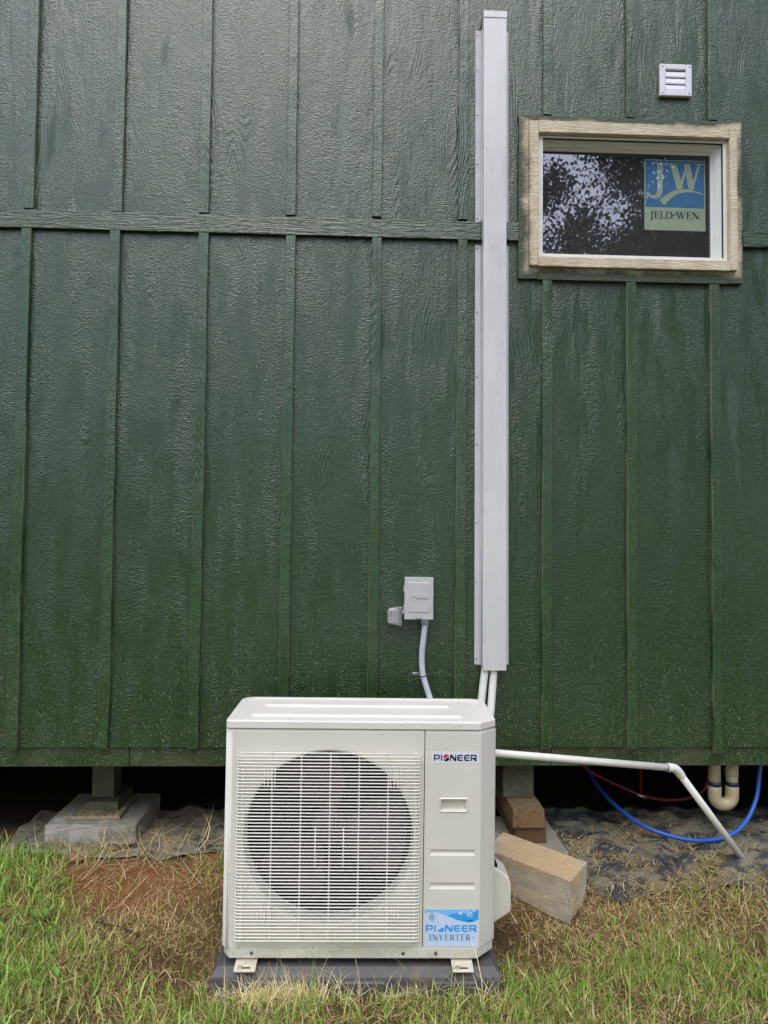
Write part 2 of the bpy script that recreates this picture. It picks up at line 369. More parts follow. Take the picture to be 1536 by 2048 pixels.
def empty(name, loc=(0, 0, 0)):
    o = bpy.data.objects.new(name, None); col.objects.link(o); o.location = loc; o.empty_display_size = 0.1; return o
def spline(pts, per=8):
    P = [Vector(p) for p in pts]; out = []
    for i in range(len(P)-1):
        p0, p1, p2, p3 = P[max(i-1, 0)], P[i], P[i+1], P[min(i+2, len(P)-1)]
        for k in range(per):
            t = k/per
            out.append(0.5*((2*p1)+(p2-p0)*t+(2*p0-5*p1+4*p2-p3)*t*t+(3*p1-p0-3*p2+p3)*t**3))
    out.append(P[-1]); return out
def arc(cx, cy, rx, ry, a0, a1, n=12):
    return [(cx+rx*math.cos(math.radians(a0+(a1-a0)*i/n)), cy+ry*math.sin(math.radians(a0+(a1-a0)*i/n))) for i in range(n+1)]
def rrect(x0, x1, z0, z1, r, n=5):
    return arc(x1-r, z1-r, r, r, 0, 90, n)+arc(x0+r, z1-r, r, r, 90, 180, n)+arc(x0+r, z0+r, r, r, 180, 270, n)+arc(x1-r, z0+r, r, r, 270, 360, n)

# ------------------------------------------------------------------ lettering (hand drawn strokes)
def serif(ch):
    t, k = 0.055, 0.145        # thin, thick
    H = lambda x0, x1, z: ([(x0, z), (x1, z)], t)
    S = {
     'I': (0.36, [([(.18, 0), (.18, 1)], k), H(.03, .33, .027), H(.03, .33, .973)]),
     'E': (0.66, [([(.17, 0), (.17, 1)], k), H(.03, .60, .027), H(.03, .57, .973), H(.17, .48, .52), ([(.585, 0), (.585, .2)], t), ([(.555, 1), (.555, .82)], t), ([(.48, .42), (.48, .62)], t)]),
     'L': (0.62, [([(.17, 0), (.17, 1)], k), H(.03, .58, .027), H(.03, .34, .973), ([(.56, 0), (.56, .24)], t)]),
     'T': (0.74, [([(.37, 0), (.37, 1)], k), H(.03, .71, .973), H(.22, .52, .027), ([(.05, 1), (.05, .8)], t), ([(.69, 1), (.69, .8)], t)]),
     'N': (0.92, [([(.15, 0), (.15, 1)], t), ([(.77, 0), (.77, 1)], t), ([(.16, .97), (.76, .03)], k), H(.03, .27, .027), H(.65, .89, .973), H(.01, .22, .973)]),
     'V': (0.84, [([(.16, .98), (.42, .02)], k), ([(.70, .98), (.44, .02)], t), H(.02, .32, .973), H(.57, .83, .973)]),
     'W': (1.20, [([(.15, .98), (.40, .02)], k), ([(.60, .98), (.41, .02)], t), ([(.57, .98), (.83, .02)], k), ([(1.06, .98), (.84, .02)], t), H(.01, .32, .973), H(.44, .72, .973), H(.94, 1.19, .973)]),
     'R': (0.78, [([(.17, 0), (.17, 1)], k), H(.03, .33, .027), ([(.1, .973)]+arc(.40, .735, .235, .238, 90, -90, 10)+[(.17, .497)], [t]*3+[t*1.3, k*.8, k, k, k, k*.8, t*1.3]+[t]*3), ([(.38, .50), (.70, .02)], k), H(.6, .78, .027)]),
     'D': (0.86, [([(.17, 0), (.17, 1)], k), ([(.03, .973)]+arc(.36, .5, .42, .473, 90, -90, 12)+[(.03, .027)], [t, t, t, t*1.4, k*.8, k, k, k, k, k, k*.8, t*1.4, t, t, t])]),
     'J': (0.46, [([(.28, 1), (.28, .1), (.26, -.08), (.18, -.2), (.06, -.22), (.0, -.14)], [k, k, k, k*.8, t, k*.8]), H(.10, .44, .973)]),
     '+': (0.6, [([(.3, .12), (.3, .78)], t*.8), ([(.02, .45), (.58, .45)], t*.8)]),
     '-': (0.3, []), '.': (0.2, [([(.06, .05), (.16, .05)], .1)]),
    }
    return S[ch]
def sans(ch):
    k, t = 0.23, 0.19
    S = {
     'P': (1.22, [([(.12, 0), (.12, 1)], k), ([(.02, .905)]+arc(.80, .64, .28, .265, 90, -90, 10)+[(.12, .375)], t)]),
     'I': (0.36, [([(.17, 0), (.17, 1)], k)]),
     'N': (1.28, [([(.12, 0), (.12, 1)], k), ([(1.12, 0), (1.12, 1)], k), ([(.16, .96), (1.08, .04)], k*1.1)]),
     'E': (1.18, [([(1.1, .905)]+arc(.52, .5, .40, .405, 90, 270, 12)+[(1.1, .095)], t), ([(.15, .5), (1.1, .5)], t*.9)]),
     'R': (1.28, [([(.12, 0), (.12, 1)], k), ([(.02, .905)]+arc(.86, .66, .25, .245, 90, -90, 10)+[(.12, .415)], t), ([(.72, .42), (1.14, .02)], k)]),
     'V': (0.9, [([(.08, 1), (.44, .02)], t), ([(.80, 1), (.45, .02)], t)]),
     'D': (1.0, [([(.12, 0), (.12, 1)], k), ([(.02, .905)]+arc(.46, .5, .42, .405, 90, -90, 10)+[(.02, .095)], t)]),
     'G': (1.0, [(arc(.52, .5, .42, .41, 50, 330, 12)+[(.9, .42), (.55, .42)], t)]),
     'O': (1.2, []),
    }
    return S[ch]
def text(mb, s, font, x, z, width, height, y, shear=0.0, gap=0.06, slope=0.0):
    """draws s from x, baseline z, squeezed to width x height; returns glyph boxes"""
    tot = sum(font(c)[0]+gap for c in s)-gap; k = width/tot; u = 0.0; spots = []
    for c in s:
        wd, st = font(c); spots.append((c, x+u*k, wd*k))
        for pts, tw in st:
            P = [(x+(u+a)*k, z+b*height+slope*(u+a)*k) for a, b in pts]
            T_ = tw if isinstance(tw, (list, tuple)) else [tw]*len(pts)
            W_ = []
            for i in range(len(pts)):
                a = pts[max(i-1, 0)]; b = pts[min(i+1, len(pts)-1)]; dx, dz = abs(b[0]-a[0])*k, abs(b[1]-a[1])*height; d = math.hypot(dx, dz)+1e-9
                W_.append(T_[i]*(k*dz/d+height*dx/d))
            mb.stroke(P, W_, y)
        u += wd+gap
    return spots
def swirl(mb, cx, cz, rx, rz, y, m_top, m_bot):
    """ball cut by an S: upper half one colour, lower half another"""
    def S(off): return [(cx+rx*0.92*t, cz+off*rz+rz*0.34*math.sin(t*math.pi*0.95)) for t in [-1+i/7 for i in range(15)]]
    if m_top is not None:
        mb.mi = m_top; mb.flat([(cx+rx*math.cos(a), cz+rz*math.sin(a)) for a in [math.radians(20+150*i/14) for i in range(15)]]+[p for p in S(0.13)[1:-1]], y)
    mb.mi = m_bot; mb.flat([(cx+rx*math.cos(a), cz+rz*math.sin(a)) for a in [math.radians(200+150*i/14) for i in range(15)]]+[p for p in S(-0.13)[1:-1][::-1]], y)

# ------------------------------------------------------------------ ground
def sstep(a, b, x): t = np.clip((x-a)/(b-a), 0, 1); return t*t*(3-2*t)
def wob(x, y):
    return (np.sin(x*3.1+1.3)*np.cos(y*2.7+.4)*.5+np.sin(x*7.3+y*5.1)*.25+np.sin(x*13.7-y*11.9+2)*.16+np.sin(x*23+y*29)*.09)
def gz(x, y):
    x = np.asarray(x, float); y = np.asarray(y, float)
    z = 0.092*sstep(-0.58, -0.02, y)
    z = z+0.035*np.exp(-(((x+1.05)/.5)**2+((y+.22)/.17)**2))+0.02*np.exp(-(((x+.55)/.2)**2+((y+.1)/.15)**2))
    z = z+0.012*wob(x, y)*(1-0.6*sstep(-.1, .1, y))
    pad = sstep(.62, .50, np.abs(x-.015))*sstep(-1.0, -.88, y)*sstep(-.25, -.4, y)
    return z*(1-pad)+0.0*pad-0.004*pad
def axis(lo, hi, a, b, fine, coarse):
    out = [lo]; v = lo
    while v < hi:
        d = fine if a <= v <= b else min(coarse, fine+0.12*min(abs(v-a), abs(v-b)))
        v = min(hi, v+d); out.append(v)
    return np.array(out)
gxs = axis(-90, 90, -2.3, 2.6, 0.025, 14); gys = axis(-90, 60, -1.8, 0.8, 0.025, 14)
GX, GY = np.meshgrid(gxs, gys); GZ = gz(GX, GY)
nx_, ny_ = len(gxs), len(gys)
me = bpy.data.meshes.new('ground')
idx = np.arange(nx_*ny_).reshape(ny_, nx_)
q = np.stack([idx[:-1, :-1], idx[:-1, 1:], idx[1:, 1:], idx[1:, :-1]], -1).reshape(-1, 4)
me.from_pydata(np.stack([GX, GY, GZ], -1).reshape(-1, 3).tolist(), [], q.tolist())
for p in me.polygons: p.use_smooth = True
def ground_mat():
    m = Mat('soil_and_thatch', 0.95, 0.15); P = m.pos(); x = m.sep(P)
    n1 = m.noise(m.vmul(P, (5,)*3), 1, 5, 0.6); n2 = m.noise(m.vmul(P, (60,)*3), 1, 4, 0.7); n3 = m.noise(m.vmul(P, (260,)*3), 1, 3, 0.7)
    c = m.mix(m.ramp(n1, 0.3, 0.7), lin(84, 65, 45), lin(118, 95, 66))
    c = m.mix(m.ramp(n2, 0.35, 0.7), c, lin(124, 102, 70))
    # orange sand pushed out by the piers
    def blob(cx, cy, rx, ry):
        a = m.math('MULTIPLY', m.math('SUBTRACT', x[0], cx), 1/rx); b = m.math('MULTIPLY', m.math('SUBTRACT', x[1], cy), 1/ry)
        return m.math('ADD', m.math('MULTIPLY', a, a), m.math('MULTIPLY', b, b))
    d = m.math('MINIMUM', blob(-1.02, -.24, .46, .17), blob(-.55, -.13, .2, .14))
    s_ = m.ramp(m.math('ADD', d, m.math('MULTIPLY', m.math('SUBTRACT', n2, .5), 3.0)), 1.4, .45)
    n4 = m.noise(m.vmul(P, (22,)*3), 1, 4)
    sand = m.mix(m.ramp(n3, .3, .7), lin(118, 78, 48), lin(176, 126, 82))
    sand = m.mix(m.ramp(n4, .5, .68, 0, .6), sand, lin(120, 94, 66))
    c = m.mix(s_, c, sand)
    crawl_shade = m.ramp(m.math('ADD', x[1], m.math('MULTIPLY', n1, .2)), 0.22, 0.5)
    c = m.mix(m.math('MULTIPLY', crawl_shade, .9), c, (.018, .014, .011, 1))  # crawl space shade painted near black into the soil colour
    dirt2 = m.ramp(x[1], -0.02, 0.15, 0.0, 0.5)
    c = m.mix(m.math('MULTIPLY', dirt2, m.math('SUBTRACT', 1.0, crawl_shade)), c, lin(92, 78, 60))
    far = m.ramp(x[1], -1.9, -3.5); c = m.mix(far, c, (0.05, 0.075, 0.025, 1))
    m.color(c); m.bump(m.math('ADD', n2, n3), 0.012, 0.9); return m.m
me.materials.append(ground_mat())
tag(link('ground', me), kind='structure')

# ------------------------------------------------------------------ the house wall
house = empty('house', (0, 0.3, 0))
tag(house, 'dark green board and batten cabin raised on low piers', 'house')
BX = lambda k: k*0.4064-1.549
PB, BT0, BT1 = 0.578, 2.962, 3.050       # panel foot, band foot, band head
XL, XR, TOP = BX(-3), BX(11), 4.75
HX = 0.3                                   # house empty offset in y: children are built in house space
def hb(x0, x1, y0, y1, z0, z1, bev=0.0): return MB().box(x0, x1, y0-HX, y1-HX, z0, z1, bev)
HOLE = (0.80, 1.81, 2.84, 3.54)
def siding(x0, x1, z0, z1):
    mb = MB(); g = 0.0012
    xs = sorted({x0+g, x1-g}|{v for v in HOLE[:2] if x0 < v < x1}); zs = sorted({z0, z1}|{v for v in HOLE[2:] if z0 < v < z1})
    for i in range(len(xs)-1):
        for j in range(len(zs)-1):
            cx, cz = (xs[i]+xs[i+1])/2, (zs[j]+zs[j+1])/2
            if HOLE[0] < cx < HOLE[1] and HOLE[2] < cz < HOLE[3]: continue
            mb.box(xs[i], xs[i+1], 0-HX, 0.011-HX, zs[j], zs[j+1])
    return mb.build('siding_panel', M['green_panel'], house)
for k in range(-3, 11, 3):
    a, b = BX(k), min(BX(k+3), XR)
    if b <= a: continue
    siding(a, b, PB+rnd.uniform(-.004, .004), 3.004); siding(a, b, 3.006, TOP)
def batten(x, z0, z1, wd=0.045, dp=0.022):
    mb = MB(); n = max(4, int((z1-z0)/0.05)); rings = []; r2 = random.Random(int(x*1000)+int(z0*77))
    wl, wr, d0 = 0, 0, 0
    drift = r2.uniform(-.0035, .0035)
    for i in range(n+1):
        t = i/n; z = z0+(z1-z0)*t
        wl = wl*.6+r2.uniform(-.0009, .0009); wr = wr*.6+r2.uniform(-.0009, .0009); d0 = d0*.6+r2.uniform(-.0008, .0008)
        xl, xr = x-wd/2+wl+drift*(t-.5), x+wd/2+wr+drift*(t-.5); c = 0.0022; y = -dp+d0
        rings.append([mb.bm.verts.new(p) for p in ((xl, -.0005-HX, z), (xl, y+c-HX, z), (xl+c, y-HX, z), (xr-c, y-HX, z), (xr, y+c-HX, z), (xr, -.0005-HX, z))])
    for a, b in zip(rings, rings[1:]):
        for j in range(5): mb.bm.faces.new((a[j], a[j+1], b[j+1], b[j]))
    mb.bm.faces.new(rings[0]); mb.bm.faces.new(rings[-1][::-1])
    bo = mb.build('batten', M['green_batten'], house)
    if -1.7 < x < 2.0:
        zz = z0+.03
        while zz < min(z1, 4.25):
            nl = link('nail', NAIL, bo, (x+r2.uniform(-.006, .006), -dp-.0006-HX, zz)); zz += r2.uniform(.26, .44)
    return bo
nb_ = bmesh.new(); bmesh.ops.create_cone(nb_, cap_ends=True, segments=8, radius1=.0042, radius2=.0036, depth=.0024, matrix=Matrix.Rotation(math.pi/2, 4, 'X'))
NAIL = bpy.data.meshes.new('nail'); nb_.to_mesh(NAIL); nb_.free(); NAIL.materials.append(simple('painted_nail_head', (.03, .045, .03, 1), .3, .6))
for k in range(-3, 12):
    win = k in (6, 7, 8)
    batten(BX(k), PB-(0.022 if k == 8 else 0.004)+rnd.uniform(-.003, .002), 2.779 if win else BT0-.001)
    batten(BX(k)+0.006*(1 if k < 2 else 0), 3.583 if win else BT1+rnd.uniform(.001, .012), TOP)
def band(x0, x1):
    mb = MB(); n = int((x1-x0)/.06); rings = []; r2 = random.Random(int(x0*100)); a = 0
    for i in range(n+1):
        x = x0+(x1-x0)*i/n; a = a*.6+r2.uniform(-.001, .001); c = .002; y = -.0225+a*.4
        rings.append([mb.bm.verts.new((x, yy-HX, zz)) for yy, zz in ((-.0005, BT0+a), (y+c, BT0+a), (y, BT0+a+c), (y, BT1+a-c), (y+c, BT1+a), (-.0005, BT1+a))])
    for p, q_ in zip(rings, rings[1:]):
        for j in range(5): mb.bm.faces.new((p[j], p[j+1], q_[j+1], q_[j]))
    mb.bm.faces.new(rings[0]); mb.bm.faces.new(rings[-1][::-1])
    return mb.build('band_board', M['green_band'], house)
band(XL, 0.568); band(0.57, 0.749); band(1.841, XR)
# skirt boards tucked behind the foot of the panels
for a, b in ((XL, -1.0315), (-1.0285, 0.92), (0.9225, XR)):
    hb(a, b, .0125, .05, .484, .64, .0025).build('skirt_board', M['green_skirt'], house)
hb(XL, XR, .052, .09, .488, .64).build('rim_joist', M['deck_wood'], house)
hb(XL, XR, .093, 4.5, .50, .53).build('floor_deck', M['deck_wood'], house)
mb = MB()
for x in np.arange(XL+.1, XR, .61): mb.box(x, x+.038, .095-HX, 4.4-HX, .485, .499)
mb.build('floor_joists', M['deck_wood'], house)
hb(XL, XR, 4.5, 4.55, .0, TOP).build('rear_wall', M['room'], house)
hb(XL-.03, XL-.002, .06, 4.5, -.02, TOP).build('end_wall', M['green_panel'], house)  # below the floor both ends serve as unseen skirts keeping side light out
hb(XR+.002, XR+.03, .06, 4.5, -.02, TOP).build('end_wall', M['green_panel'], house)
hb(XL-.03, XR+.03, .012, 4.55, TOP+.001, TOP+.06).build('roof', M['roof'], house)
# backing sheathing, in four pieces round the opening
for (a, b, c, d) in ((XL, HOLE[0], .66, TOP-.02), (HOLE[1], XR, .66, TOP-.02), (HOLE[0], HOLE[1], .66, HOLE[2]), (HOLE[0], HOLE[1], HOLE[3], TOP-.02)):
    hb(a+.001, b-.001, .0115, .06, c, d).build('sheathing', M['room'], house)

# window
win = bpy.data.objects.new('window', None); col.objects.link(win); win.parent = house; win.location = (1.305, -HX, 2.83)
WX, WZ = 1.305, 2.83
def wb(name, x0, x1, y0, y1, z0, z1, mat, bev=.002): return MB().box(x0-WX, x1-WX, y0, y1, z0-WZ, z1-WZ, bev).build(name, mat, win)
OI = (0.842, 1.766, 2.883, 3.482)
wb('casing_board', .750, OI[0], -.021, -.0008, 2.782, 3.578, M['tan'])
wb('casing_board', OI[1], 1.839, -.021, -.0008, 2.782, 3.578, M['tan'])
wb('casing_board', OI[0]+.001, OI[1]-.001, -.0235, -.0008, 2.778, OI[2], M['tan'])
wb('casing_board', OI[0]+.001, OI[1]-.001, -.0205, -.0008, OI[3], 3.578, M['tan'])
wb('trim_board', .797, .8405, -.0445, -.0215, 2.838, 3.537, M['tan'])
wb('trim_board', 1.7675, 1.803, -.0445, -.0215, 2.838, 3.537, M['tan'])
wb('trim_board', .8415, 1.7665, -.046, -.0240, 2.834, 2.8815, M['tan'])
wb('trim_board', .8415, 1.7665, -.043, -.0215, 3.4835, 3.539, M['tan'])
# white frame: lip and deep jambs
J = (0.868, 1.748, 2.906, 3.470)          # opening at the lip
K = (0.880, 1.716, 2.914, 3.442)          # opening at the glass
GYW = .052
fm = MB()
for (a, b, c, d) in ((OI[0]+.001, J[0], OI[2]+.001, OI[3]-.001), (J[1], OI[1]-.001, OI[2]+.001, OI[3]-.001), (J[0]+.0003, J[1]-.0003, OI[2]+.001, J[2]), (J[0]+.0003, J[1]-.0003, J[3], OI[3]-.001)):
    fm.box(a-WX, b-WX, -.018, .0, c-WZ, d-WZ, .0015)
fm.box(.905-WX, .945-WX, -.0195, -.0178, 2.890-WZ, 2.8925-WZ); fm.box(1.66-WX, 1.70-WX, -.0195, -.0178, 2.890-WZ, 2.8925-WZ)
def rg(R_, y): return [(R_[0]-WX, y, R_[2]-WZ), (R_[1]-WX, y, R_[2]-WZ), (R_[1]-WX, y, R_[3]-WZ), (R_[0]-WX, y, R_[3]-WZ)]
mid_ = tuple(a*.35+b*.65 for a, b in zip(J, K))
loops = [rg(J, -.014), rg(J, .004), rg(mid_, .030), rg(mid_, .034), rg(K, .046), rg(K, .060), rg((K[0]-.05, K[1]+.06, K[2]-.05, K[3]+.06), .060)]
for A, B in zip(loops, loops[1:]):
    for k in range(4): fm.poly([A[k], A[(k+1) % 4], B[(k+1) % 4], B[k]])
fm.build('frame', M['white'], win)
bead = MB()
for (a, b, c, d) in ((K[0], K[0]+.006, K[2], K[3]), (K[1]-.006, K[1], K[2], K[3]), (K[0]+.0062, K[1]-.0062, K[2], K[2]+.006), (K[0]+.0062, K[1]-.0062, K[3]-.006, K[3])):
    bead.box(a+.0004-WX, b-.0004-WX, .047, .0515, c+.0004-WZ, d-.0004-WZ, .001)
bead.build('glazing_bead', M['screw_dark'], win)
wb('pane', K[0]+.0005, K[1]-.0005, GYW, GYW+.0005, K[2]+.0005, K[3]-.0005, M['pane'], 0)
# sticker behind the glass
S0, S1, T0, T1 = 1.392, 1.697, 3.068, 3.422
sb = MB(); Y = .0565
sx = lambda u: S0+(S1-S0)*u-WX
zc = lambda v: T0+(T1-T0)*v-WZ
sb.mi = 1; sb.box(S0-WX, S1-WX, Y, Y+.0006, T0-WZ, T1-WZ)
sb.mi = 0; sb.flat([(sx(.018), zc(.325)), (sx(.982), zc(.322)), (sx(.982), zc(.988)), (sx(.018), zc(.988))], Y-.0006)
sb.mi = 1; y_ = Y-.0012
# big J
sb.stroke([(sx(.255), zc(.945)), (sx(.255), zc(.58)), (sx(.24), zc(.51)), (sx(.20), zc(.475)), (sx(.135), zc(.465)), (sx(.075), zc(.49)), (sx(.045), zc(.535))], [.026, .026, .028, .024, .014, .015, .012], y_)
sb.stroke([(sx(.14), zc(.945)), (sx(.60), zc(.945))], .006, y_)
# big W
sb.stroke([(sx(.47), zc(.945)), (sx(.585), zc(.59))], .032, y_); sb.stroke([(sx(.585), zc(.585)), (sx(.70), zc(.94))], .012, y_-.0001)
sb.stroke([(sx(.695), zc(.945)), (sx(.775), zc(.585))], .030, y_-.0002); sb.stroke([(sx(.775), zc(.585)), (sx(.90), zc(.945))], .012, y_-.0003)
sb.stroke([(sx(.83), zc(.945)), (sx(.965), zc(.945))], .006, y_-.0004)
# swoosh
sw = [(.285, .385), (.36, .45), (.45, .51), (.55, .55), (.66, .565), (.76, .563), (.86, .548), (.965, .517)]
sb.stroke([(sx(a), zc(b)) for a, b in sw], [.034, .030, .025, .020, .015, .012, .008, .004], y_-.0005)
sb.mi = 2; text(sb, 'JELD-WEN.', serif, sx(.085), zc(.165), (S1-S0)*.85, .036, y_-.0002)
sb.mi = 3; sb.stroke([(sx(.435), zc(.195)), (sx(.49), zc(.225)), (sx(.56), zc(.235))], [.006, .005, .002], y_-.0006)
sb.build('sticker', [M['st_blue'], M['st_pale'], M['st_dark'], M['st_teal']], win, recalc=False)

# ------------------------------------------------------------------ louvred vent
vt = empty('louvred_vent', (1.517, -.001, 3.775)); tag(vt, 'white louvred exhaust vent above the window', 'vent')
fr = MB(); a = .079
for (x0, x1, z0, z1) in ((-a, -.050, -a, a), (.050, a, -a, a), (-.0498, .0498, .052, a), (-.0498, .0498, -a, -.052)):
    fr.box(x0, x1, -.020, 0, z0, z1, .004)
fr.build('frame', M['vent_white'], vt)
MB().box(-.0497, .0497, -.004, -.001, -.0517, .0517).build('backing', M['black_hole'], vt)
lm_ = MB().prism([(-.006, .017), (-.013, .012), (-.0175, -.010), (-.0165, -.0165), (-.012, -.0165), (-.009, .008)], 'x', -.0485, .0485).build('louver', M['vent_white'], vt)
lm_.location = (0, 0, .031)
for dz in (-.002, -.035):
    c = lm_.copy(); col.objects.link(c); c.location = (0, 0, dz)
sc0 = MB().disc((0, -.020, 0), (0, -1, 0), .0035, .001, 10).build('screw', M['screw_dark'], vt); sc0.location = (-.066, 0, .066)
for p in ((.066, 0, .066), (-.066, 0, -.066), (.066, 0, -.066)):
    c = sc0.copy(); col.objects.link(c); c.location = p

# ------------------------------------------------------------------ line set cover
lc = empty('line_set_cover', (0.63, 0, 0.96)); tag(lc, 'tall pale aluminium line set cover channel fixed up the wall', 'channel cover')
# channel, slightly out of plumb (shear by building its outline)
def lx(x, z): return x-.63-0.0115*((z-.95)/3.1-.5)*-1*-1
z0, z1 = .942, 4.035
ch = MB()
for (a, b, y0, y1) in ((.576, .6835, -.071, -.069), (.576, .578, -.0688, -.0235), (.6815, .6835, -.0688, -.0235)):
    segs = 24; rings = []; r2 = random.Random(3)
    for i in range(segs+1):
        z = z0+(z1-z0)*i/segs; d = .0006*math.sin(i*.9) if y0 == -.071 else 0
        rings.append([ch.bm.verts.new((lx(x, z), y+d, z-.96)) for x, y in ((a, y0), (b, y0), (b, y1), (a, y1))])
    for p, q_ in zip(rings, rings[1:]):
        for j in range(4): ch.bm.faces.new((p[j], p[(j+1) % 4], q_[(j+1) % 4], q_[j]))
    ch.bm.faces.new(rings[0]); ch.bm.faces.new(rings[-1][::-1])
ch.build('channel', M['alu'], lc)
cp = MB(); zt = 4.012
cp.box(lx(.574, zt), lx(.6855, zt), -.0735, -.0715, zt-.96, 4.041-.96); cp.box(lx(.574, zt), lx(.6855, zt), -.0735, -.002, 4.0415-.96, 4.0435-.96)
cp.build('cap', M['alu'], lc)
for (a, b) in ((.957, 2.945), (3.055, 3.995)):
    mid = (a+b)/2
    for (xa, xb) in ((.548, .5755), (.684, .7085)):
        f = MB(); n = 20; L = []
        r2 = random.Random(int(a*10+xa*100))
        for i in range(n+1):
            z = a+(b-a)*i/n; o = -.0022-.0012*abs(math.sin(i*1.3))
            L.append([f.bm.verts.new((lx(x, z), y, z-.96)) for x, y in ((xa, o), (xb, -.0022), (xb, -.0005), (xa, -.0003))])
        for p, q_ in zip(L, L[1:]):
            for j in range(4): f.bm.faces.new((p[j], p[(j+1) % 4], q_[(j+1) % 4], q_[j]))
        f.bm.faces.new(L[0]); f.bm.faces.new(L[-1][::-1]); f.build('flange', M['alu_flange'], lc)
    # the web between the flange and the channel side
    f = MB()
    f.box(lx(.576, mid)-.002, lx(.578, mid)-.0005, -.0235, -.003, a-.96, b-.96); f.build('channel_web', M['alu'], lc)
s0 = MB().disc((0, 0, 0), (0, -1, 0), .0042, .003, 10).build('screw', M['steel'], lc); first = True
for z in (.985, 1.34, 1.62, 1.99, 2.31, 2.62, 2.93, 3.075, 3.34, 3.58, 3.80, 3.975):
    o = s0 if first else s0.copy()
    if not first: col.objects.link(o)
    first = False; o.location = (lx(.5565, z), -.0033, z-.96)

# two insulated pipes dropping from the cover
def corr_tube(pts, r, period=.009, amp=.0008, n=14, per=1):
    P = spline(pts, 10); L = [0]
    for a, b in zip(P, P[1:]): L.append(L[-1]+(b-a).length)
    out, rr = [], []; N = int(L[-1]/(period/4)); j = 0
    for i in range(N+1):
        s_ = L[-1]*i/N
        while j < len(L)-2 and L[j+1] < s_: j += 1
        t = (s_-L[j])/max(1e-9, L[j+1]-L[j]); out.append(P[j].lerp(P[j+1], min(1, t))); rr.append(r+amp*math.sin(2*math.pi*s_/period))
    return MB().tube(out, rr, n)
p1 = corr_tube([(.604, -.042, 1.02), (.598, -.042, .95), (.585, -.05, .86), (.566, -.08, .72), (.54, -.16, .55), (.50, -.33, .38), (.44, -.49, .30)], .0175, .012, .00022)
tag(p1.build('insulated_pipe', M['insul']), 'white insulated refrigerant pipe, left one below the tall wall channel', 'pipe', 'refrigerant pipes below the wall channel')
p2 = corr_tube([(.642, -.042, 1.02), (.638, -.042, .95), (.630, -.05, .86), (.612, -.085, .72), (.575, -.17, .55), (.53, -.33, .36), (.44, -.49, .26)], .0175, .012, .00022)
tag(p2.build('insulated_pipe', M['insul']), 'white insulated refrigerant pipe, right one below the tall wall channel', 'pipe', 'refrigerant pipes below the wall channel')

# ------------------------------------------------------------------ disconnect box, surge protector, conduit
db = empty('disconnect_box', (.285, 0, 1.268)); tag(db, 'small grey electrical disconnect box with embossed cover on the wall', 'electrical box')
MB().box(-.0635, .0635, -.070, -.0005, -.094, .094, .002).build('enclosure', M['grey_box'], db)
dc = MB().box(-.0655, .0655, -.081, -.0705, -.0955, .0965, .0018)
dc.build('cover', M['grey_box'], db)
rp = MB()
out = rrect(-.050, .053, -.064, .074, .008); inn = rrect(-.047, .050, -.061, .071, .006)
A = [rp.bm.verts.new((u, -.0808, v)) for u, v in out]; B = [rp.bm.verts.new((u, -.0838, v)) for u, v in inn]; n = len(A)
for i in range(n): rp.bm.faces.new((A[i], A[(i+1) % n], B[(i+1) % n], B[i]))
rp.bm.faces.new(B); rp.build('raised_panel', M['grey_box'], db)
em = MB()
em.tube([(u, -.084, v) for u, v in arc(-.028, .003, .0115, .0125, 40, 320, 18)], .0018, 6); em.tube([(u, -.084, v) for u, v in arc(-.028, .003, .0055, .006, 10, 330, 12)], .0013, 6)
em.tube([(-.0335, -.084, .003), (-.0225, -.084, .003)], .0011, 6)
tx = MB(); text(tx, 'VERIDGE', sans, -.016, -.001, .058, .009, -.0855)
ob = tx.build('emblem', M['grey_box'], db); md = ob.modifiers.new('thickness', 'SOLIDIFY'); md.thickness = .0015; md.offset = 0
em.build('emblem', M['grey_box'], db)
hs = MB().tube(spline([(-.012, -.082, -.088), (-.006, -.088, -.0865), (.004, -.088, -.0895), (.010, -.084, -.088), (.013, -.082, -.085)], 5), .0026, 8); hs.build('hasp', M['steel'], db)
for z in (.045, -.045):
    MB().box(-.0705, -.066, -.078, -.068, z-.014, z+.014, .001).build('hinge', M['grey_box'], db)
ft = MB().tube([(.032, -.040, -.0955), (.032, -.040, -.112), (.032, -.040, -.1125), (.032, -.040, -.122)], [.0205, .0205, .0185, .0165], 12); ft.build('conduit_fitting', M['conduit'], db)
wp = corr_tube([(.317, -.040, 1.15), (.312, -.038, 1.09), (.306, -.034, 1.03), (.305, -.03, .98), (.310, -.03, .92), (.326, -.036, .86), (.348, -.055, .79), (.385, -.14, .66), (.41, -.30, .56), (.42, -.46, .53)], .0138, .0062, .0005)
tag(wp.build('flexible_conduit', M['conduit']), 'grey ribbed flexible conduit dropping from the electrical box', 'conduit')
cl = empty('conduit_clamp', (.305, 0, .912)); tag(cl, 'small metal conduit clamp screwed to the green wall', 'clamp')
MB().tube([(.005+.0165*math.cos(a), -.030-.0165*math.sin(a), 0) for a in [math.radians(-10+200*i/10) for i in range(11)]], .003, 8).build('strap', M['steel'], cl)
MB().box(-.045, -.010, -.004, -.0005, -.008, .008, .0015).build('tab', M['steel'], cl)
MB().disc((-.033, -.004, 0), (0, -1, 0), .0065, .004, 8).build('screw', M['steel'], cl)
sp = empty('surge_protector', (.18, 0, 1.187)); tag(sp, 'clear plastic surge protector beside the grey electrical box', 'surge protector')
MB().prism([(-.038, -.032), (-.038, .020), (-.028, .032), (.018, .040), (.030, .040), (.030, -.046), (.018, -.044), (-.024, -.040)], 'y', -.062, -.008, .004).build('shell', M['clear'], sp)
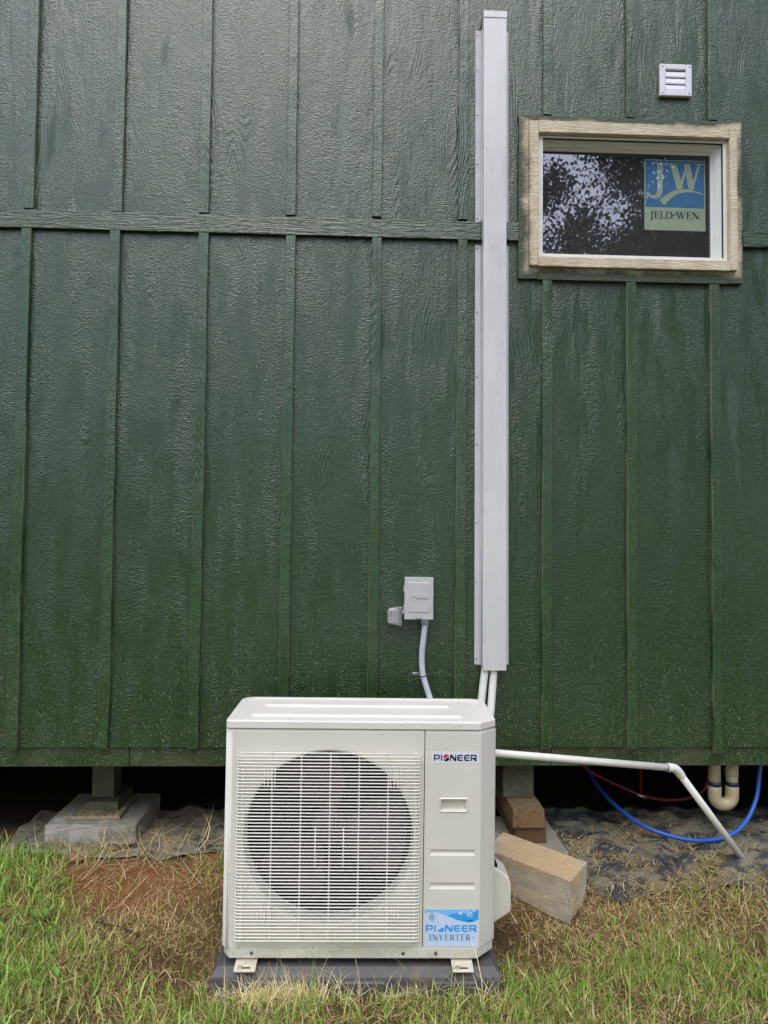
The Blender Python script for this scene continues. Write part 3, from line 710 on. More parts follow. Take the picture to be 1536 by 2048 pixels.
MB().prism([(.016, .043), (.021, .043), (.021, -.047), (.016, -.047)], 'y', -.0655, -.006).build('rim', M['clear'], sp)
lb = MB(); lb.mi = 0; lb.box(-.031, .013, -.052, -.012, -.033, .027, .003)
lb.mi = 1; lb.flat([(-.029, -.006), (-.015, -.006), (-.015, .022), (-.029, .022)], -.0525)
for i in range(6):
    lb.stroke([(-.012, .019-.005*i), (.010-.003*(i % 2), .019-.005*i)], .0022, -.0526)
for i in range(3): lb.mi = 2; lb.stroke([(-.026, -.012-.006*i), (-.018, -.012-.006*i)], .002, -.0526)
lb.mi = 1
for i in range(3): lb.stroke([(-.013, -.013-.006*i), (.009, -.013-.006*i)], .0018, -.0526)
lb.mi = 2; lb.flat(arc(-.022, .006, .0036, .0036, 0, 345, 11), -.0528)
lb.build('printed_module', [M['bd_white'], M['lb_red'], M['black_hole']], sp, recalc=False)
MB().tube([(.030, -.036, .012), (.0415, -.036, .012)], .011, 10).build('threaded_nipple', M['bd_white'], sp)

# ------------------------------------------------------------------ air conditioner
AC = empty('air_conditioner', (.024, -.821, .103)); AC.rotation_euler = (.009, .004, -.016)
tag(AC, 'cream outdoor air conditioner condenser unit with square fan grille', 'air conditioner')
HW, DP, ZB, ZT = .473, .345, .036, .782
CX, CZ, CR = -.112, .406, .291
SEAM = .216
def front_panel():
    mb = MB(); bm = mb.bm
    x0, x1, z0, z1 = -HW+.026, SEAM-.0015, ZB, ZT-.016
    ang = [2*math.pi*i/96 for i in range(96)]+[math.atan2(z-CZ, x-CX) % (2*math.pi) for x in (x0, x1) for z in (z0, z1)]
    ang = sorted(set(round(a, 6) for a in ang))
    inner, outer, lip = [], [], []
    for a in ang:
        c, s = math.cos(a), math.sin(a); t = 1e9
        if c > 1e-9: t = min(t, (x1-CX)/c)
        if c < -1e-9: t = min(t, (x0-CX)/c)
        if s > 1e-9: t = min(t, (z1-CZ)/s)
        if s < -1e-9: t = min(t, (z0-CZ)/s)
        outer.append(bm.verts.new((CX+c*t, 0, CZ+s*t)))
        inner.append([bm.verts.new((CX+c*(CR+d), y, CZ+s*(CR+d))) for d, y in ((.012, 0), (.006, .002), (.002, .006), (0, .012), (-.001, .07))])
    n = len(ang)
    for i in range(n):
        j = (i+1) % n
        bm.faces.new((outer[i], outer[j], inner[j][0], inner[i][0]))
        for k in range(4):
            f = bm.faces.new((inner[i][k], inner[j][k], inner[j][k+1], inner[i][k+1])); f.smooth = True
    # top roll: three strips
    prof = [(0, z1), (.0015, ZT-.009), (.006, ZT-.003), (.014, ZT)]
    for (ya, za), (yb, zb) in zip(prof, prof[1:]):
        mb.poly([(x0, ya, za), (x1, ya, za), (x1, yb, zb), (x0, yb, zb)])
    # left corner and side
    cor = [(-HW+.026-.026*math.sin(math.radians(15*i)), .026-.026*math.cos(math.radians(15*i))) for i in range(7)]+[(-HW, DP-.005)]
    for (xa, ya), (xb, yb) in zip(cor, cor[1:]):
        f = mb.poly([(xa, ya, z0), (xb, yb, z0), (xb, yb, z1+.012), (xa, ya, z1+.006)]); f.smooth = True
    for (xa, ya), (xb, yb) in zip(cor[:7], cor[1:7]):
        mb.poly([(xa, ya, z1+.006), (xb, yb, z1+.012), (xb+.006, yb+.008, ZT), (xa+.004, ya+.014, ZT)])
    mb.poly([(x1, 0, z0), (x1, 0, z1), (x1, .014, ZT), (x1, .02, z0)])
    bmesh.ops.remove_doubles(bm, verts=bm.verts[:], dist=.0002)
    return mb.build('front_panel', M['ac'], AC)
front_panel()
def service_panel():
    mb = MB(); x0, x1, z0, z1 = SEAM+.0015, .412, ZB, ZT-.016
    rx = (.236, .397); hx = (.275, .361); hz = (.503, .538); r1 = (.347, .369); r2 = (.233, .256)
    xs = [x0, rx[0], hx[0], hx[1], rx[1], x1]; zs = [z0, r2[0], r2[1], r1[0], r1[1], hz[0], hz[1], z1]
    for i in range(5):
        for j in range(7):
            if j in (1, 3) and 1 <= i <= 3: continue
            if j == 5 and i == 2: continue
            mb.poly([(xs[i], 0, zs[j]), (xs[i+1], 0, zs[j]), (xs[i+1], 0, zs[j+1]), (xs[i], 0, zs[j+1])])
    def pocket(a, b, c, d, sl, dep, ex):
        o = [(a, c), (b, c), (b, d), (a, d)]; q_ = [(a+ex, c+sl), (b-ex, c+sl), (b-ex, d-sl), (a+ex, d-sl)]
        for k in range(4):
            l = (k+1) % 4; mb.poly([(o[k][0], 0, o[k][1]), (o[l][0], 0, o[l][1]), (q_[l][0], dep, q_[l][1]), (q_[k][0], dep, q_[k][1])])
        mb.poly([(u, dep, v) for u, v in q_])
    for r in (r1, r2): pocket(rx[0], rx[1], r[0], r[1], .0085, .0045, .009)
    pocket(hx[0], hx[1], hz[0], hz[1], .003, .022, .004)
    prof = [(0, z1), (.0015, ZT-.009), (.006, ZT-.003), (.014, ZT)]
    pl = [(x0, 0), (x1, 0), (HW-.004, .052), (HW, .06), (HW, DP-.005)]
    off = {0: 0}
    for (ya, za), (yb, zb) in zip(prof, prof[1:]):
        mb.poly([(x0, ya, za), (x1, ya, za), (x1-(yb*.4), yb, zb), (x0, yb, zb)])
        mb.poly([(x1-ya*.4, ya, za), (HW-.004-ya*.5, .052+ya*.6, za+.002*(za > z1)), (HW-.004-yb*.5, .052+yb*.6, zb), (x1-yb*.4, yb, zb)])
    for (xa, ya), (xb, yb) in zip(pl[1:], pl[2:]):
        mb.poly([(xa, ya, z0), (xb, yb, z0), (xb, yb, z1 if xb < HW else ZT-.004), (xa, ya, z1 if xa < HW else ZT-.004)])
    mb.poly([(x0, 0, z0), (x0, 0, z1), (x0, .014, ZT), (x0, .02, z0)])
    bmesh.ops.remove_doubles(mb.bm, verts=mb.bm.verts[:], dist=.0002)
    return mb.build('service_panel', M['ac'], AC)
service_panel()
hb_ = MB()
out = rrect(.2675, .3685, .4955, .5455, .006); inn = rrect(.2755, .3605, .5035, .5375, .003)
for i in range(len(out)):
    j = (i+1) % len(out)
    mid = [((out[k][0]*.6+inn[k][0]*.4), (out[k][1]*.6+inn[k][1]*.4)) for k in (i, j)]
    hb_.poly([(out[i][0], -.0004, out[i][1]), (out[j][0], -.0004, out[j][1]), (mid[1][0], -.004, mid[1][1]), (mid[0][0], -.004, mid[0][1])])
    hb_.poly([(mid[0][0], -.004, mid[0][1]), (mid[1][0], -.004, mid[1][1]), (inn[j][0], .003, inn[j][1]), (inn[i][0], .003, inn[i][1])])
hb_.build('handle_bezel', M['ac'], AC)
# back and inside
MB().box(-HW+.002, HW-.002, DP-.012, DP-.004, ZB, ZT-.02).build('rear_coil', M['dark_inside'], AC)
MB().box(SEAM-.001, SEAM+.001, .006, .3, ZB, ZT-.02).build('partition', M['seam'], AC)
# base pan
bp = MB()
o_ = [(-HW+.03, -.001), (.405, -.001), (HW-.006, .058), (HW-.006, DP-.01), (-HW+.006, DP-.01), (-HW+.006, .03)]
bp.prism(o_, 'z', 0, ZB-.001, .0015); bp.build('base_pan', M['ac'], AC)
for x in (-.368, .150, .262):
    MB().disc((x, -.001, .017), (0, -1, 0), .0055, .003, 10).build('screw', M['screw_dark'], AC)
# lid with pressed ribs
ld = MB(); LW = HW-.001
def lidp(i_, back=.05, fr_=.012):
    a = LW-i_; y0, y1 = -.004+i_, DP-i_
    return arc(a-back, y1-back, back, back, 0, 90, 6)+arc(-a+back, y1-back, back, back, 90, 180, 6)+arc(-a+fr_*1.5, y0+fr_*1.5, fr_*1.5, fr_*1.5, 180, 270, 4)+[(.408, y0), (a-.004, y0+.052-i_*.6)]
levels = [(0, .780), (0, .8015), (.0025, .805), (.012, .8062), (.026, .8062), (.031, .8035)]
prev = None
for i_, z in levels:
    cur = [ld.bm.verts.new((u, v, z)) for u, v in lidp(i_)]
    if prev:
        for k in range(len(cur)): ld.bm.faces.new((prev[k], prev[(k+1) % len(cur)], cur[(k+1) % len(cur)], cur[k]))
    prev = cur
ld.bm.faces.new(prev)
for (y0, y1, xa, xb) in ((.055, .125, -.40, .36), (.195, .255, -.375, .33)):
    o = rrect(xa, xb, y0, y1, .02); q_ = rrect(xa+.012, xb-.012, y0+.012, y1-.012, .012)
    A = [ld.bm.verts.new((u, v, .8036)) for u, v in o]; B = [ld.bm.verts.new((u, v, .8100)) for u, v in q_]; n = len(A)
    for i in range(n): ld.bm.faces.new((A[i], A[(i+1) % n], B[(i+1) % n], B[i]))
    ld.bm.faces.new(B)
ld.build('lid', M['ac_lid'], AC)
# fan
fan = MB().tube([(CX, .075, CZ), (CX, .085, CZ), (CX, .15, CZ)], [.045, .062, .062], 24).build('fan', M['fan'], AC)
bl = MB()
NR, NA = 6, 9
grid = []
for i in range(NR+1):
    r = .058+(CR-.012-.058)*i/NR; row = []
    for j in range(NA+1):
        t = j/NA; span = math.radians(62-10*i/NR+14*math.sin(i/NR*3)); a = (t-.5)*span+math.radians(16*i/NR)
        row.append(bl.bm.verts.new((r*math.cos(a), .075+.075*t+.012*math.sin(t*math.pi), r*math.sin(a))))
    grid.append(row)
for i in range(NR):
    for j in range(NA): f = bl.bm.faces.new((grid[i][j], grid[i+1][j], grid[i+1][j+1], grid[i][j+1])); f.smooth = True
b0 = bl.build('blade', M['fan'], fan); b0.location = (CX, 0, CZ); b0.rotation_euler = (0, .35, 0)
for k in (1, 2):
    c = b0.copy(); col.objects.link(c); c.location = b0.location; c.rotation_euler = (0, .35+k*2*math.pi/3, 0)
MB().box(-HW+.02, SEAM-.01, .21, .22, ZB+.01, ZT-.03).build('coil_shroud', M['dark_inside'], AC)
# grille: each wire a piece
gr = empty('fan_grille', (0, 0, 0)); gr.parent = AC
GX0, GX1, GZ0, GZ1 = -.424, .200, .0715, .702
NB = 57; gp = (GZ1-GZ0)/(NB-1); GY_ = -.026
wire = MB().tube([(GX0+.001, .0005, 0), (GX0, -.018, 0), (GX0+.0035, GY_+.002, 0), (GX0+.010, GY_, 0), (GX1-.010, GY_, 0), (GX1-.0035, GY_+.002, 0), (GX1, -.018, 0), (GX1-.001, .0005, 0)], .0021, 8)
w0 = wire.build('wire', M['grille'], gr); w0.location = (0, 0, GZ0)
for i in range(1, NB-1):
    c = w0.copy(); col.objects.link(c); c.location = (0, 0, GZ0+gp*i)
MB().tube([(GX0+.03, GY_, GZ1), (GX1-.018, GY_, GZ1)], .0026, 8).build('wire', M['grille'], gr)
VX = [-.4045, -.306, -.207, -.1075, -.009, .090, .1835]
for x in VX:
    MB().tube([(x, .0005, GZ0-.012), (x, GY_+.010, GZ0-.004), (x, GY_+.0042, GZ0+.003), (x, GY_+.0042, GZ1-.004), (x, GY_, GZ1+.001)], .0026, 8).build('upright_wire', M['grille'], gr)
for x in (-.156, -.060):
    MB().tube([(x, GY_+.0042, .318), (x, GY_+.0042, .450)], .0026, 8).build('upright_wire', M['grille'], gr)
for (x, z) in ((-.314, .616), (.116, .616), (-.330, .153), (.112, .153)):
    c = MB()
    c.box(x-.006, x+.006, -.016, -.0008, z-.012, z+.012, .002)
    for dx in (-.018, -.006, .006, .018): c.tube([(x+dx, GY_+.0042, z-.034), (x+dx, GY_+.0042, z+.034)], .0022, 6)
    c.disc((x, -.016, z), (0, -1, 0), .005, .002, 8)
    c.build('grille_clip', M['grille'], AC)
# badge
bd = MB(); yb_ = -.0006
bd.mi = 0; bd.prism(rrect(.241, .405, .663, .702, .005), 'y', yb_, -.0001)
bd.mi = 1; spots = text(bd, 'PIONEER', sans, .2475, .6715, .150, .0215, yb_-.0006, gap=.13)
ox = [s for s in spots if s[0] == 'O'][0]
swirl(bd, ox[1]+ox[2]/2, .6822, ox[2]*.52, .0122, yb_-.0006, 2, 1)
bd.build('badge', [M['bd_white'], M['bd_navy'], M['bd_red']], AC, recalc=False)
# lower label
lb = MB(); X0, X1, Z0, Z1 = .2235, .408, .040, .166; L_ = lambda u: X0+(X1-X0)*u; K_ = lambda v: Z0+(Z1-Z0)*v
lb.mi = 0; lb.prism([(X0, Z0), (X1, Z0), (X1, Z1), (X0, Z1)], 'y', -.0006, -.0001)
wave = [(0, .90), (.10, .925), (.22, .92), (.35, .86), (.50, .78), (.62, .71), (.74, .668), (.85, .66), (.93, .68), (1, .73)]
lb.mi = 1; lb.flat([(L_(a), K_(b)) for a, b in wave]+[(X1, Z1-.0005), (X0, Z1-.0005)], -.0011)
wave2 = [(.42, .83), (.50, .78), (.62, .712), (.74, .670), (.85, .662), (.93, .682), (1, .732)]
lb.mi = 2; lb.flat([(L_(a), K_(b)) for a, b in wave2]+[(L_(1), K_(.98)), (L_(.92), K_(.97)), (L_(.84), K_(.86)), (L_(.70), K_(.88)), (L_(.55), K_(.89))], -.0014)
lb.mi = 3; lb.flat([(L_(a), K_(b)) for a, b in ((.77, .668), (.85, .664), (.92, .682), (.88, .72), (.81, .715))], -.0017); lb.flat([(L_(a), K_(b)) for a, b in ((.57, .745), (.63, .71), (.62, .735), (.59, .755))], -.0017)
lb.mi = 0
for (u, v, r) in ((.66, .90, .0065), (.84, .86, .0095), (.79, .95, .004), (.72, .955, .0035), (.92, .95, .004)): lb.flat(arc(L_(u), K_(v), r, r, 0, 345, 14), -.0019)
lb.mi = 1; lb.flat(arc(L_(.845), K_(.85), .0065, .0065, 0, 345, 14), -.0021)
# snow and sun mark
lb.mi = 4; ic = (L_(.145), K_(.795))
lb.stroke(arc(ic[0], ic[1], .0115, .0125, 90, 270, 12), .0014, -.0016)
for a in (90, 135, 180, 225, 270): lb.stroke([ic, (ic[0]+.0105*math.cos(math.radians(a)), ic[1]+.0115*math.sin(math.radians(a)))], .0013, -.0017)
for a in (-75, -45, -15, 15, 45, 75): lb.stroke([(ic[0]+.008*math.cos(math.radians(a)), ic[1]+.009*math.sin(math.radians(a))), (ic[0]+.0125*math.cos(math.radians(a)), ic[1]+.0135*math.sin(math.radians(a)))], .0009, -.0017)
lb.stroke(arc(ic[0], ic[1], .0055, .006, -90, 90, 8), .0009, -.0017)
lb.mi = 2; spots = text(lb, 'PIONEER', sans, L_(.02), K_(.40), (X1-X0)*.955, .0225, -.0015, gap=.13)
ox = [s for s in spots if s[0] == 'O'][0]; swirl(lb, ox[1]+ox[2]/2, K_(.40)+.0112, ox[2]*.52, .0125, -.0015, None, 2)
lb.mi = 4; text(lb, 'INVERTER+', serif, L_(.085), K_(.165), (X1-X0)*.85, .0205, -.0015, gap=.12)
lb.build('label_plate', [M['lb_pale'], M['lb_sky'], M['lb_blue'], M['lb_deep'], M['lb_text']], AC, recalc=False)
# valve cover and cable glands on the right side
vc = MB().prism([(HW, .232), (.512, .218), (.548, .19), (.556, .165), (.556, .072), (.548, .06), (HW, .012)], 'y', .17, .285, .006)
vc.build('valve_cover', M['ac'], AC)
MB().box(HW+.003, .507, .185, .268, .2185, .2325).build('valve_opening', M['black_hole'], AC)
for (y, z, r) in ((.28, .594, .022), (.28, .548, .018)):
    MB().tube([(HW-.002, y, z), (HW+.010, y, z), (HW+.0105, y, z), (HW+.022, y, z), (HW+.026, y, z)], [r, r, r*.82, r*.8, r*.6], 14).build('cable_gland', M['conduit'], AC)
# mounting feet
for x in (-.385, .352):
    f = MB(); f.prism([(-.042, -.0205), (-.040, -.0245), (-.006, -.016), (.03, -.006), (.03, -.002), (-.006, -.012), (-.036, -.019)], 'x', x-.036, x+.036, .0015)
    fo = f.build('mounting_foot', M['foot'], AC)
    b_ = MB().box(x-.018, x+.018, -.030, -.020, -.0185, -.0162, .0005); b_.build('slot', M['black_hole'], fo)
    MB().disc((x-.016, -.026, -.018), (0, -.25, 1), .008, .006, 8).build('bolt', M['steel'], fo)
# rain drops
dr = MB(); r3 = random.Random(5)
for i in range(70):
    if i < 38: x, z = r3.uniform(.235, .40), .60+.17*math.sqrt(r3.random())
    elif i < 65: x, z = r3.uniform(-.1, .4), r3.uniform(.786, .799)
    else: x, z = r3.uniform(.235, .40), r3.uniform(.2, .6)
    y = -.004 if z > .784 else 0; r = r3.uniform(.0012, .0030)
    if .66 < z < .705: continue
    ring = [dr.bm.verts.new((x+r*math.cos(a), y-.0001, z+r*1.2*math.sin(a))) for a in [2*math.pi*k/8 for k in range(8)]]
    r_2 = [dr.bm.verts.new((x+r*.7*math.cos(a), y-r*.5, z+r*.8*math.sin(a))) for a in [2*math.pi*k/8 for k in range(8)]]; tp = dr.bm.verts.new((x, y-r*.7, z))
    for k in range(8):
        l = (k+1) % 8; dr.bm.faces.new((ring[k], ring[l], r_2[l], r_2[k])); dr.bm.faces.new((r_2[k], r_2[l], tp))
wd = Mat('water_drop', 0.03, 0.6, lin(225, 225, 215)); 
o = dr.build('rain_drops', wd.m, AC, smooth=True); o['kind'] = 'stuff'

# pad under the unit
pd = empty('equipment_pad', (.018, -.64, 0)); tag(pd, 'dark grey plastic pad under the air conditioner', 'equipment pad'); pd.rotation_euler = (0, .004, -.016)
p = MB(); pw, y0, y1 = .496, -.210, .06
A = [(-pw, y0), (pw, y0), (pw, y1), (-pw, y1)]; B = [(-pw+.022, y0+.028), (pw-.022, y0+.028), (pw-.022, y1-.02), (-pw+.022, y1-.02)]
lo = [p.bm.verts.new((u, v, -.05)) for u, v in A]; mi_ = [p.bm.verts.new((u, v, .046)) for u, v in A]; mj = [p.bm.verts.new((u*.994, v*.99, .054)) for u, v in A]; hi = [p.bm.verts.new((u, v, .0765)) for u, v in B]
for a, b in ((lo, mi_), (mi_, mj), (mj, hi)):
    for k in range(4): p.bm.faces.new((a[k], a[(k+1) % 4], b[(k+1) % 4], b[k]))
p.bm.faces.new(hi); p.build('deck', M['pad'], pd)
rib = MB().prism([(y0-.006, -.05), (y0-.006, .038), (y0+.001, .0445), (y0+.001, -.05)], 'x', -.075, .075).build('edge_rib', M['pad'], pd); rib.location = (-.30, 0, 0)
for x in (.02, .33):
    c = rib.copy(); col.objects.link(c); c.location = (x, 0, 0)

# ------------------------------------------------------------------ drain pipe
dp_ = empty('drain_pipe', (1.78, -.115, .09)); tag(dp_, 'white plastic drain pipe sloping from the condenser down to the ground', 'pipe'); O_ = Vector((1.78, -.115, .09))
pa, pe, pg = Vector((.40, -.50, .712)), Vector((1.395, -.245, .556)), Vector((1.775, -.118, .088))
d1, d2 = (pe-pa).normalized(), (pg-pe).normalized()
MB().tube([pa-O_, pe-d1*.03-O_], .0150, 16).build('pipe', M['pvc'], dp_)
MB().tube([pe+d2*.03-O_, pg-O_], .0150, 16).build('pipe', M['pvc'], dp_)
eb = [pe-d1*.046, pe-d1*.044, pe-d1*.022, pe-d1*.006+d2*.004, pe+d2*.022-d1*.0, pe+d2*.044, pe+d2*.046]
el = MB().tube([v-O_ for v in spline(eb, 5)], [.0172]+[.0188]*(5*6-1)+[.0172], 16); eo = el.build('elbow', M['pvc'], dp_)
MB().tube([pe-d1*.0475-O_, pe-d1*.0455-O_], .0176, 16).build('primer_ring', M['primer'], eo)

# ------------------------------------------------------------------ plumbing under the floor
tp_ = empty('drain_trap', (1.80, .12, .25)); tag(tp_, 'yellowed plastic drain trap hanging below the floor at right', 'pipe trap')
MB().tube([(-.045, 0, .10), (-.045, 0, .248)], .0285, 18).build('inlet_pipe', M['old_pvc'], tp_)
ub = [(-.045, 0, .115), (-.045, 0, .08)]+[(-.002+.043*math.cos(a), 0, .055+.043*math.sin(a)*.95) for a in [math.radians(180+180*i/10) for i in range(11)]]+[(.041, 0, .08), (.041, 0, .115)]
MB().tube(ub, .0315, 18).build('bend', M['old_pvc'], tp_)
MB().tube([(.041, 0, .10), (.041, 0, .165)], .0285, 18).build('outlet_pipe', M['old_pvc'], tp_)
MB().tube(spline([(.041, 0, .15), (.043, .005, .185), (.062, .03, .212), (.10, .09, .228), (.22, .3, .235)], 5), .0310, 18).build('elbow', M['old_pvc'], tp_)
for x in (-.045, .041): MB().tube([(x, 0, .105), (x, 0, .125)], .0322, 18).build('primer_ring', M['primer'], tp_)
b = MB().tube(spline([(2.03, .16, .52), (2.00, .15, .42), (1.955, .11, .29), (1.86, .05, .195), (1.75, .015, .150), (1.60, .0, .141), (1.46, .05, .155), (1.37, .14, .178), (1.29, .32, .232), (1.26, .55, .31), (1.25, .9, .48)], 8), .0102, 12)
tag(b.build('blue_hose', M['blue_pex']), 'blue water tubing sagging in a loop below the floor', 'tubing')
rr = empty('red_tubing', (1.45, .3, .21)); tag(rr, 'dark red water tubing with a tee under the floor', 'tubing'); O_ = Vector((1.45, .3, .21)); rr.location = (1.54, .52, .155)
MB().tube([v-O_ for v in spline([(1.10, .22, .50), (1.14, .26, .385), (1.25, .28, .315), (1.36, .29, .262), (1.47, .30, .216), (1.60, .30, .192), (1.74, .32, .196), (1.85, .36, .24), (1.9, .4, .4)], 8)], .0085, 10).build('run', M['red_pex'], rr)
MB().tube([(0.015, 0, .01), (.012, 0, .28)], .0085, 10).build('riser', M['red_pex'], rr)
MB().tube([(-.012, 0, .014), (.045, 0, -.008)], .0115, 10).build('tee', M['brass'], rr)

# ------------------------------------------------------------------ piers
def thing_box(name, label, cat, mat, dims, group=None, bev=.004, rough_=0.0, sub=0):
    x0, x1, y0, y1, z0, z1 = dims; c = ((x0+x1)/2, (y0+y1)/2, z0)
    mb = MB().box(x0-c[0], x1-c[0], y0-c[1], y1-c[1], 0, z1-z0, bev)
    if sub:
        bmesh.ops.subdivide_edges(mb.bm, edges=mb.bm.edges[:], cuts=sub, use_grid_fill=True)
        r2 = random.Random(int(x0*1000))
        for v in mb.bm.verts: v.co += Vector((r2.uniform(-1, 1), r2.uniform(-1, 1), r2.uniform(-1, 1)))*rough_
    o = mb.build(name, mat); o.location = c; tag(o, label, cat, group); return o
thing_box('concrete_pad', 'flat grey concrete pad under the left floor pier', 'concrete pad', M['concrete_grey'], (-1.443, -1.02, .10, .51, .095, .186), bev=.006, rough_=.0012, sub=6)
o = thing_box('wood_shim', 'thin weathered wood shim on the left concrete pad', 'shim', M['wood_shim'], (-1.345, -1.118, .155, .42, .1885, .2065), bev=.002); o.rotation_euler = (0, 0, .03)
thing_box('wood_block', 'short green painted wood block on the thin shim', 'wood block', M['wood_green'], (-1.305, -1.147, .225, .46, .2085, .247), bev=.003)
thing_box('pier_post', 'stubby green post on the left pier below the skirt board', 'post', M['wood_green'], (-1.296, -1.188, .285, .395, .2485, .4845), bev=.003)
thing_box('concrete_pad', 'pale concrete pad under the right floor pier behind the condenser', 'concrete pad', M['concrete_grey'], (.556, .962, -.115, .29, .055, .145), bev=.006, rough_=.0012, sub=6)
thing_box('wood_block', 'dark brown lumber block, lower of two on the right pier', 'wood block', M['wood_low'], (.738, .886, -.032, .40, .1465, .2195), bev=.003)
thing_box('wood_block', 'lighter brown lumber block with green top, upper on the right pier', 'wood block', M['wood_up'], (.728, .874, -.045, .40, .2205, .3055), bev=.003)
thing_box('pier_beam', 'green stained beam end above the stacked blocks of the right pier', 'beam', M['wood_green'], (.712, .860, .098, .45, .3070, .4835), bev=.003)
# loose concrete block
cb = MB().box(-.39, 0, 0, .184, -.179, 0, .004)
bmesh.ops.subdivide_edges(cb.bm, edges=cb.bm.edges[:], cuts=8, use_grid_fill=True)
r2 = random.Random(9)
for v in cb.bm.verts: v.co += Vector((r2.uniform(-1, 1), r2.uniform(-1, 1), r2.uniform(-1, 1)))*.0012
o = cb.build('concrete_block', M['concrete']); o.location = (.867, -.463, .181)
o.rotation_mode = 'XYZ'; o.rotation_euler = (.06, .068, -.672)
tag(o, 'loose tan stained concrete block lying beside the condenser', 'concrete block')

# ------------------------------------------------------------------ black plastic ground sheets
def sheet_mat(name, dust_lo):
    m = Mat(name, 0.4, 0.5); P = m.pos()
    c = m.mix(m.ramp(m.noise(m.vmul(P, (9,)*3), 1, 3), .3, .7), lin(44, 45, 52), lin(66, 67, 76))
    d = m.ramp(m.noise(m.vmul(P, (9, 12, 12), (2, 1, 0)), 1, 6, .7), dust_lo, dust_lo+.13)
    c = m.mix(m.math('MULTIPLY', d, .85), c, m.mix(m.ramp(m.noise(m.vmul(P, (2.2,)*3), 1, 2), .4, .6), lin(128, 130, 108), lin(144, 132, 106)))
    m.color(c); m.rough(m.math('MULTIPLY_ADD', d, .45, .38))
    m.bump(m.noise(m.vmul(P, (22, 30, 22)), 1, 6, .65, 1.0), .03, .9); return m.m
M['sheet'] = sheet_mat('dusty_black_plastic', .43); M['sheet_l'] = sheet_mat('green_oversprayed_plastic', .36)
def sheet(name, label, x0, x1, y0, y1, mat, seed, amp, front):
    nx, ny = int((x1-x0)/.018), int((y1-y0)/.018); xs = np.linspace(x0, x1, nx); ys = np.linspace(0, 1, ny)
    V = []; rs = np.random.RandomState(seed); ph = rs.uniform(0, 6, 12)
    for v in ys:
        for x in xs:
            yf = y0+front*(math.sin(x*7+ph[0])*.5+math.sin(x*17+ph[1])*.3+math.sin(x*31+ph[2])*.2)
            y = yf+(y1-yf)*v
            f = abs(math.sin(x*9+y*6+ph[3]+1.4*math.sin(y*5+x*3)))**3*.6+abs(math.sin(x*5-y*15+ph[4]+1.2*math.sin(x*8)))**4*.8+abs(math.sin(y*26+x*7+ph[5]+math.sin(x*13)))**5*.45
            f = .5*f+.75*max(0, mnoise.ridged_multi_fractal(Vector((x*4.2+seed, y*6.0, seed*.7)), 1.0, 2.1, 4, 1.0, 2.0)-.75)
            f += .15*math.sin(x*40+ph[6]+y*13)*math.sin(y*37+ph[7])
            ed = min(1, v*8)
            bury = .022*max(0, mnoise.noise(Vector((x*5.5+seed, y*9, 2.2)))-.05)*(1.6-v)
            V.append((x, y, float(gz(x, y))+.006+amp*max(0, f)*(.25+.75*ed)-bury))
    F = [(j*nx+i, j*nx+i+1, (j+1)*nx+i+1, (j+1)*nx+i) for j in range(ny-1) for i in range(nx-1)]
    me = bpy.data.meshes.new(name); me.from_pydata(V, [], F); me.materials.append(mat)
    for p in me.polygons: p.use_smooth = True
    o = link(name, me); md = o.modifiers.new('thickness', 'SOLIDIFY'); md.thickness = .0012; md.offset = 1
    return tag(o, label, 'plastic sheet')
sheet('plastic_sheet', 'crumpled dusty black plastic sheet on the ground at right', .975, 2.7, -.30, .46, M['sheet'], 3, .030, .05)
sheet('plastic_sheet', 'dusty plastic sheet edge under the left pier beside the sand', -1.62, .50, -.045, .50, M['sheet_l'], 8, .022, .025)

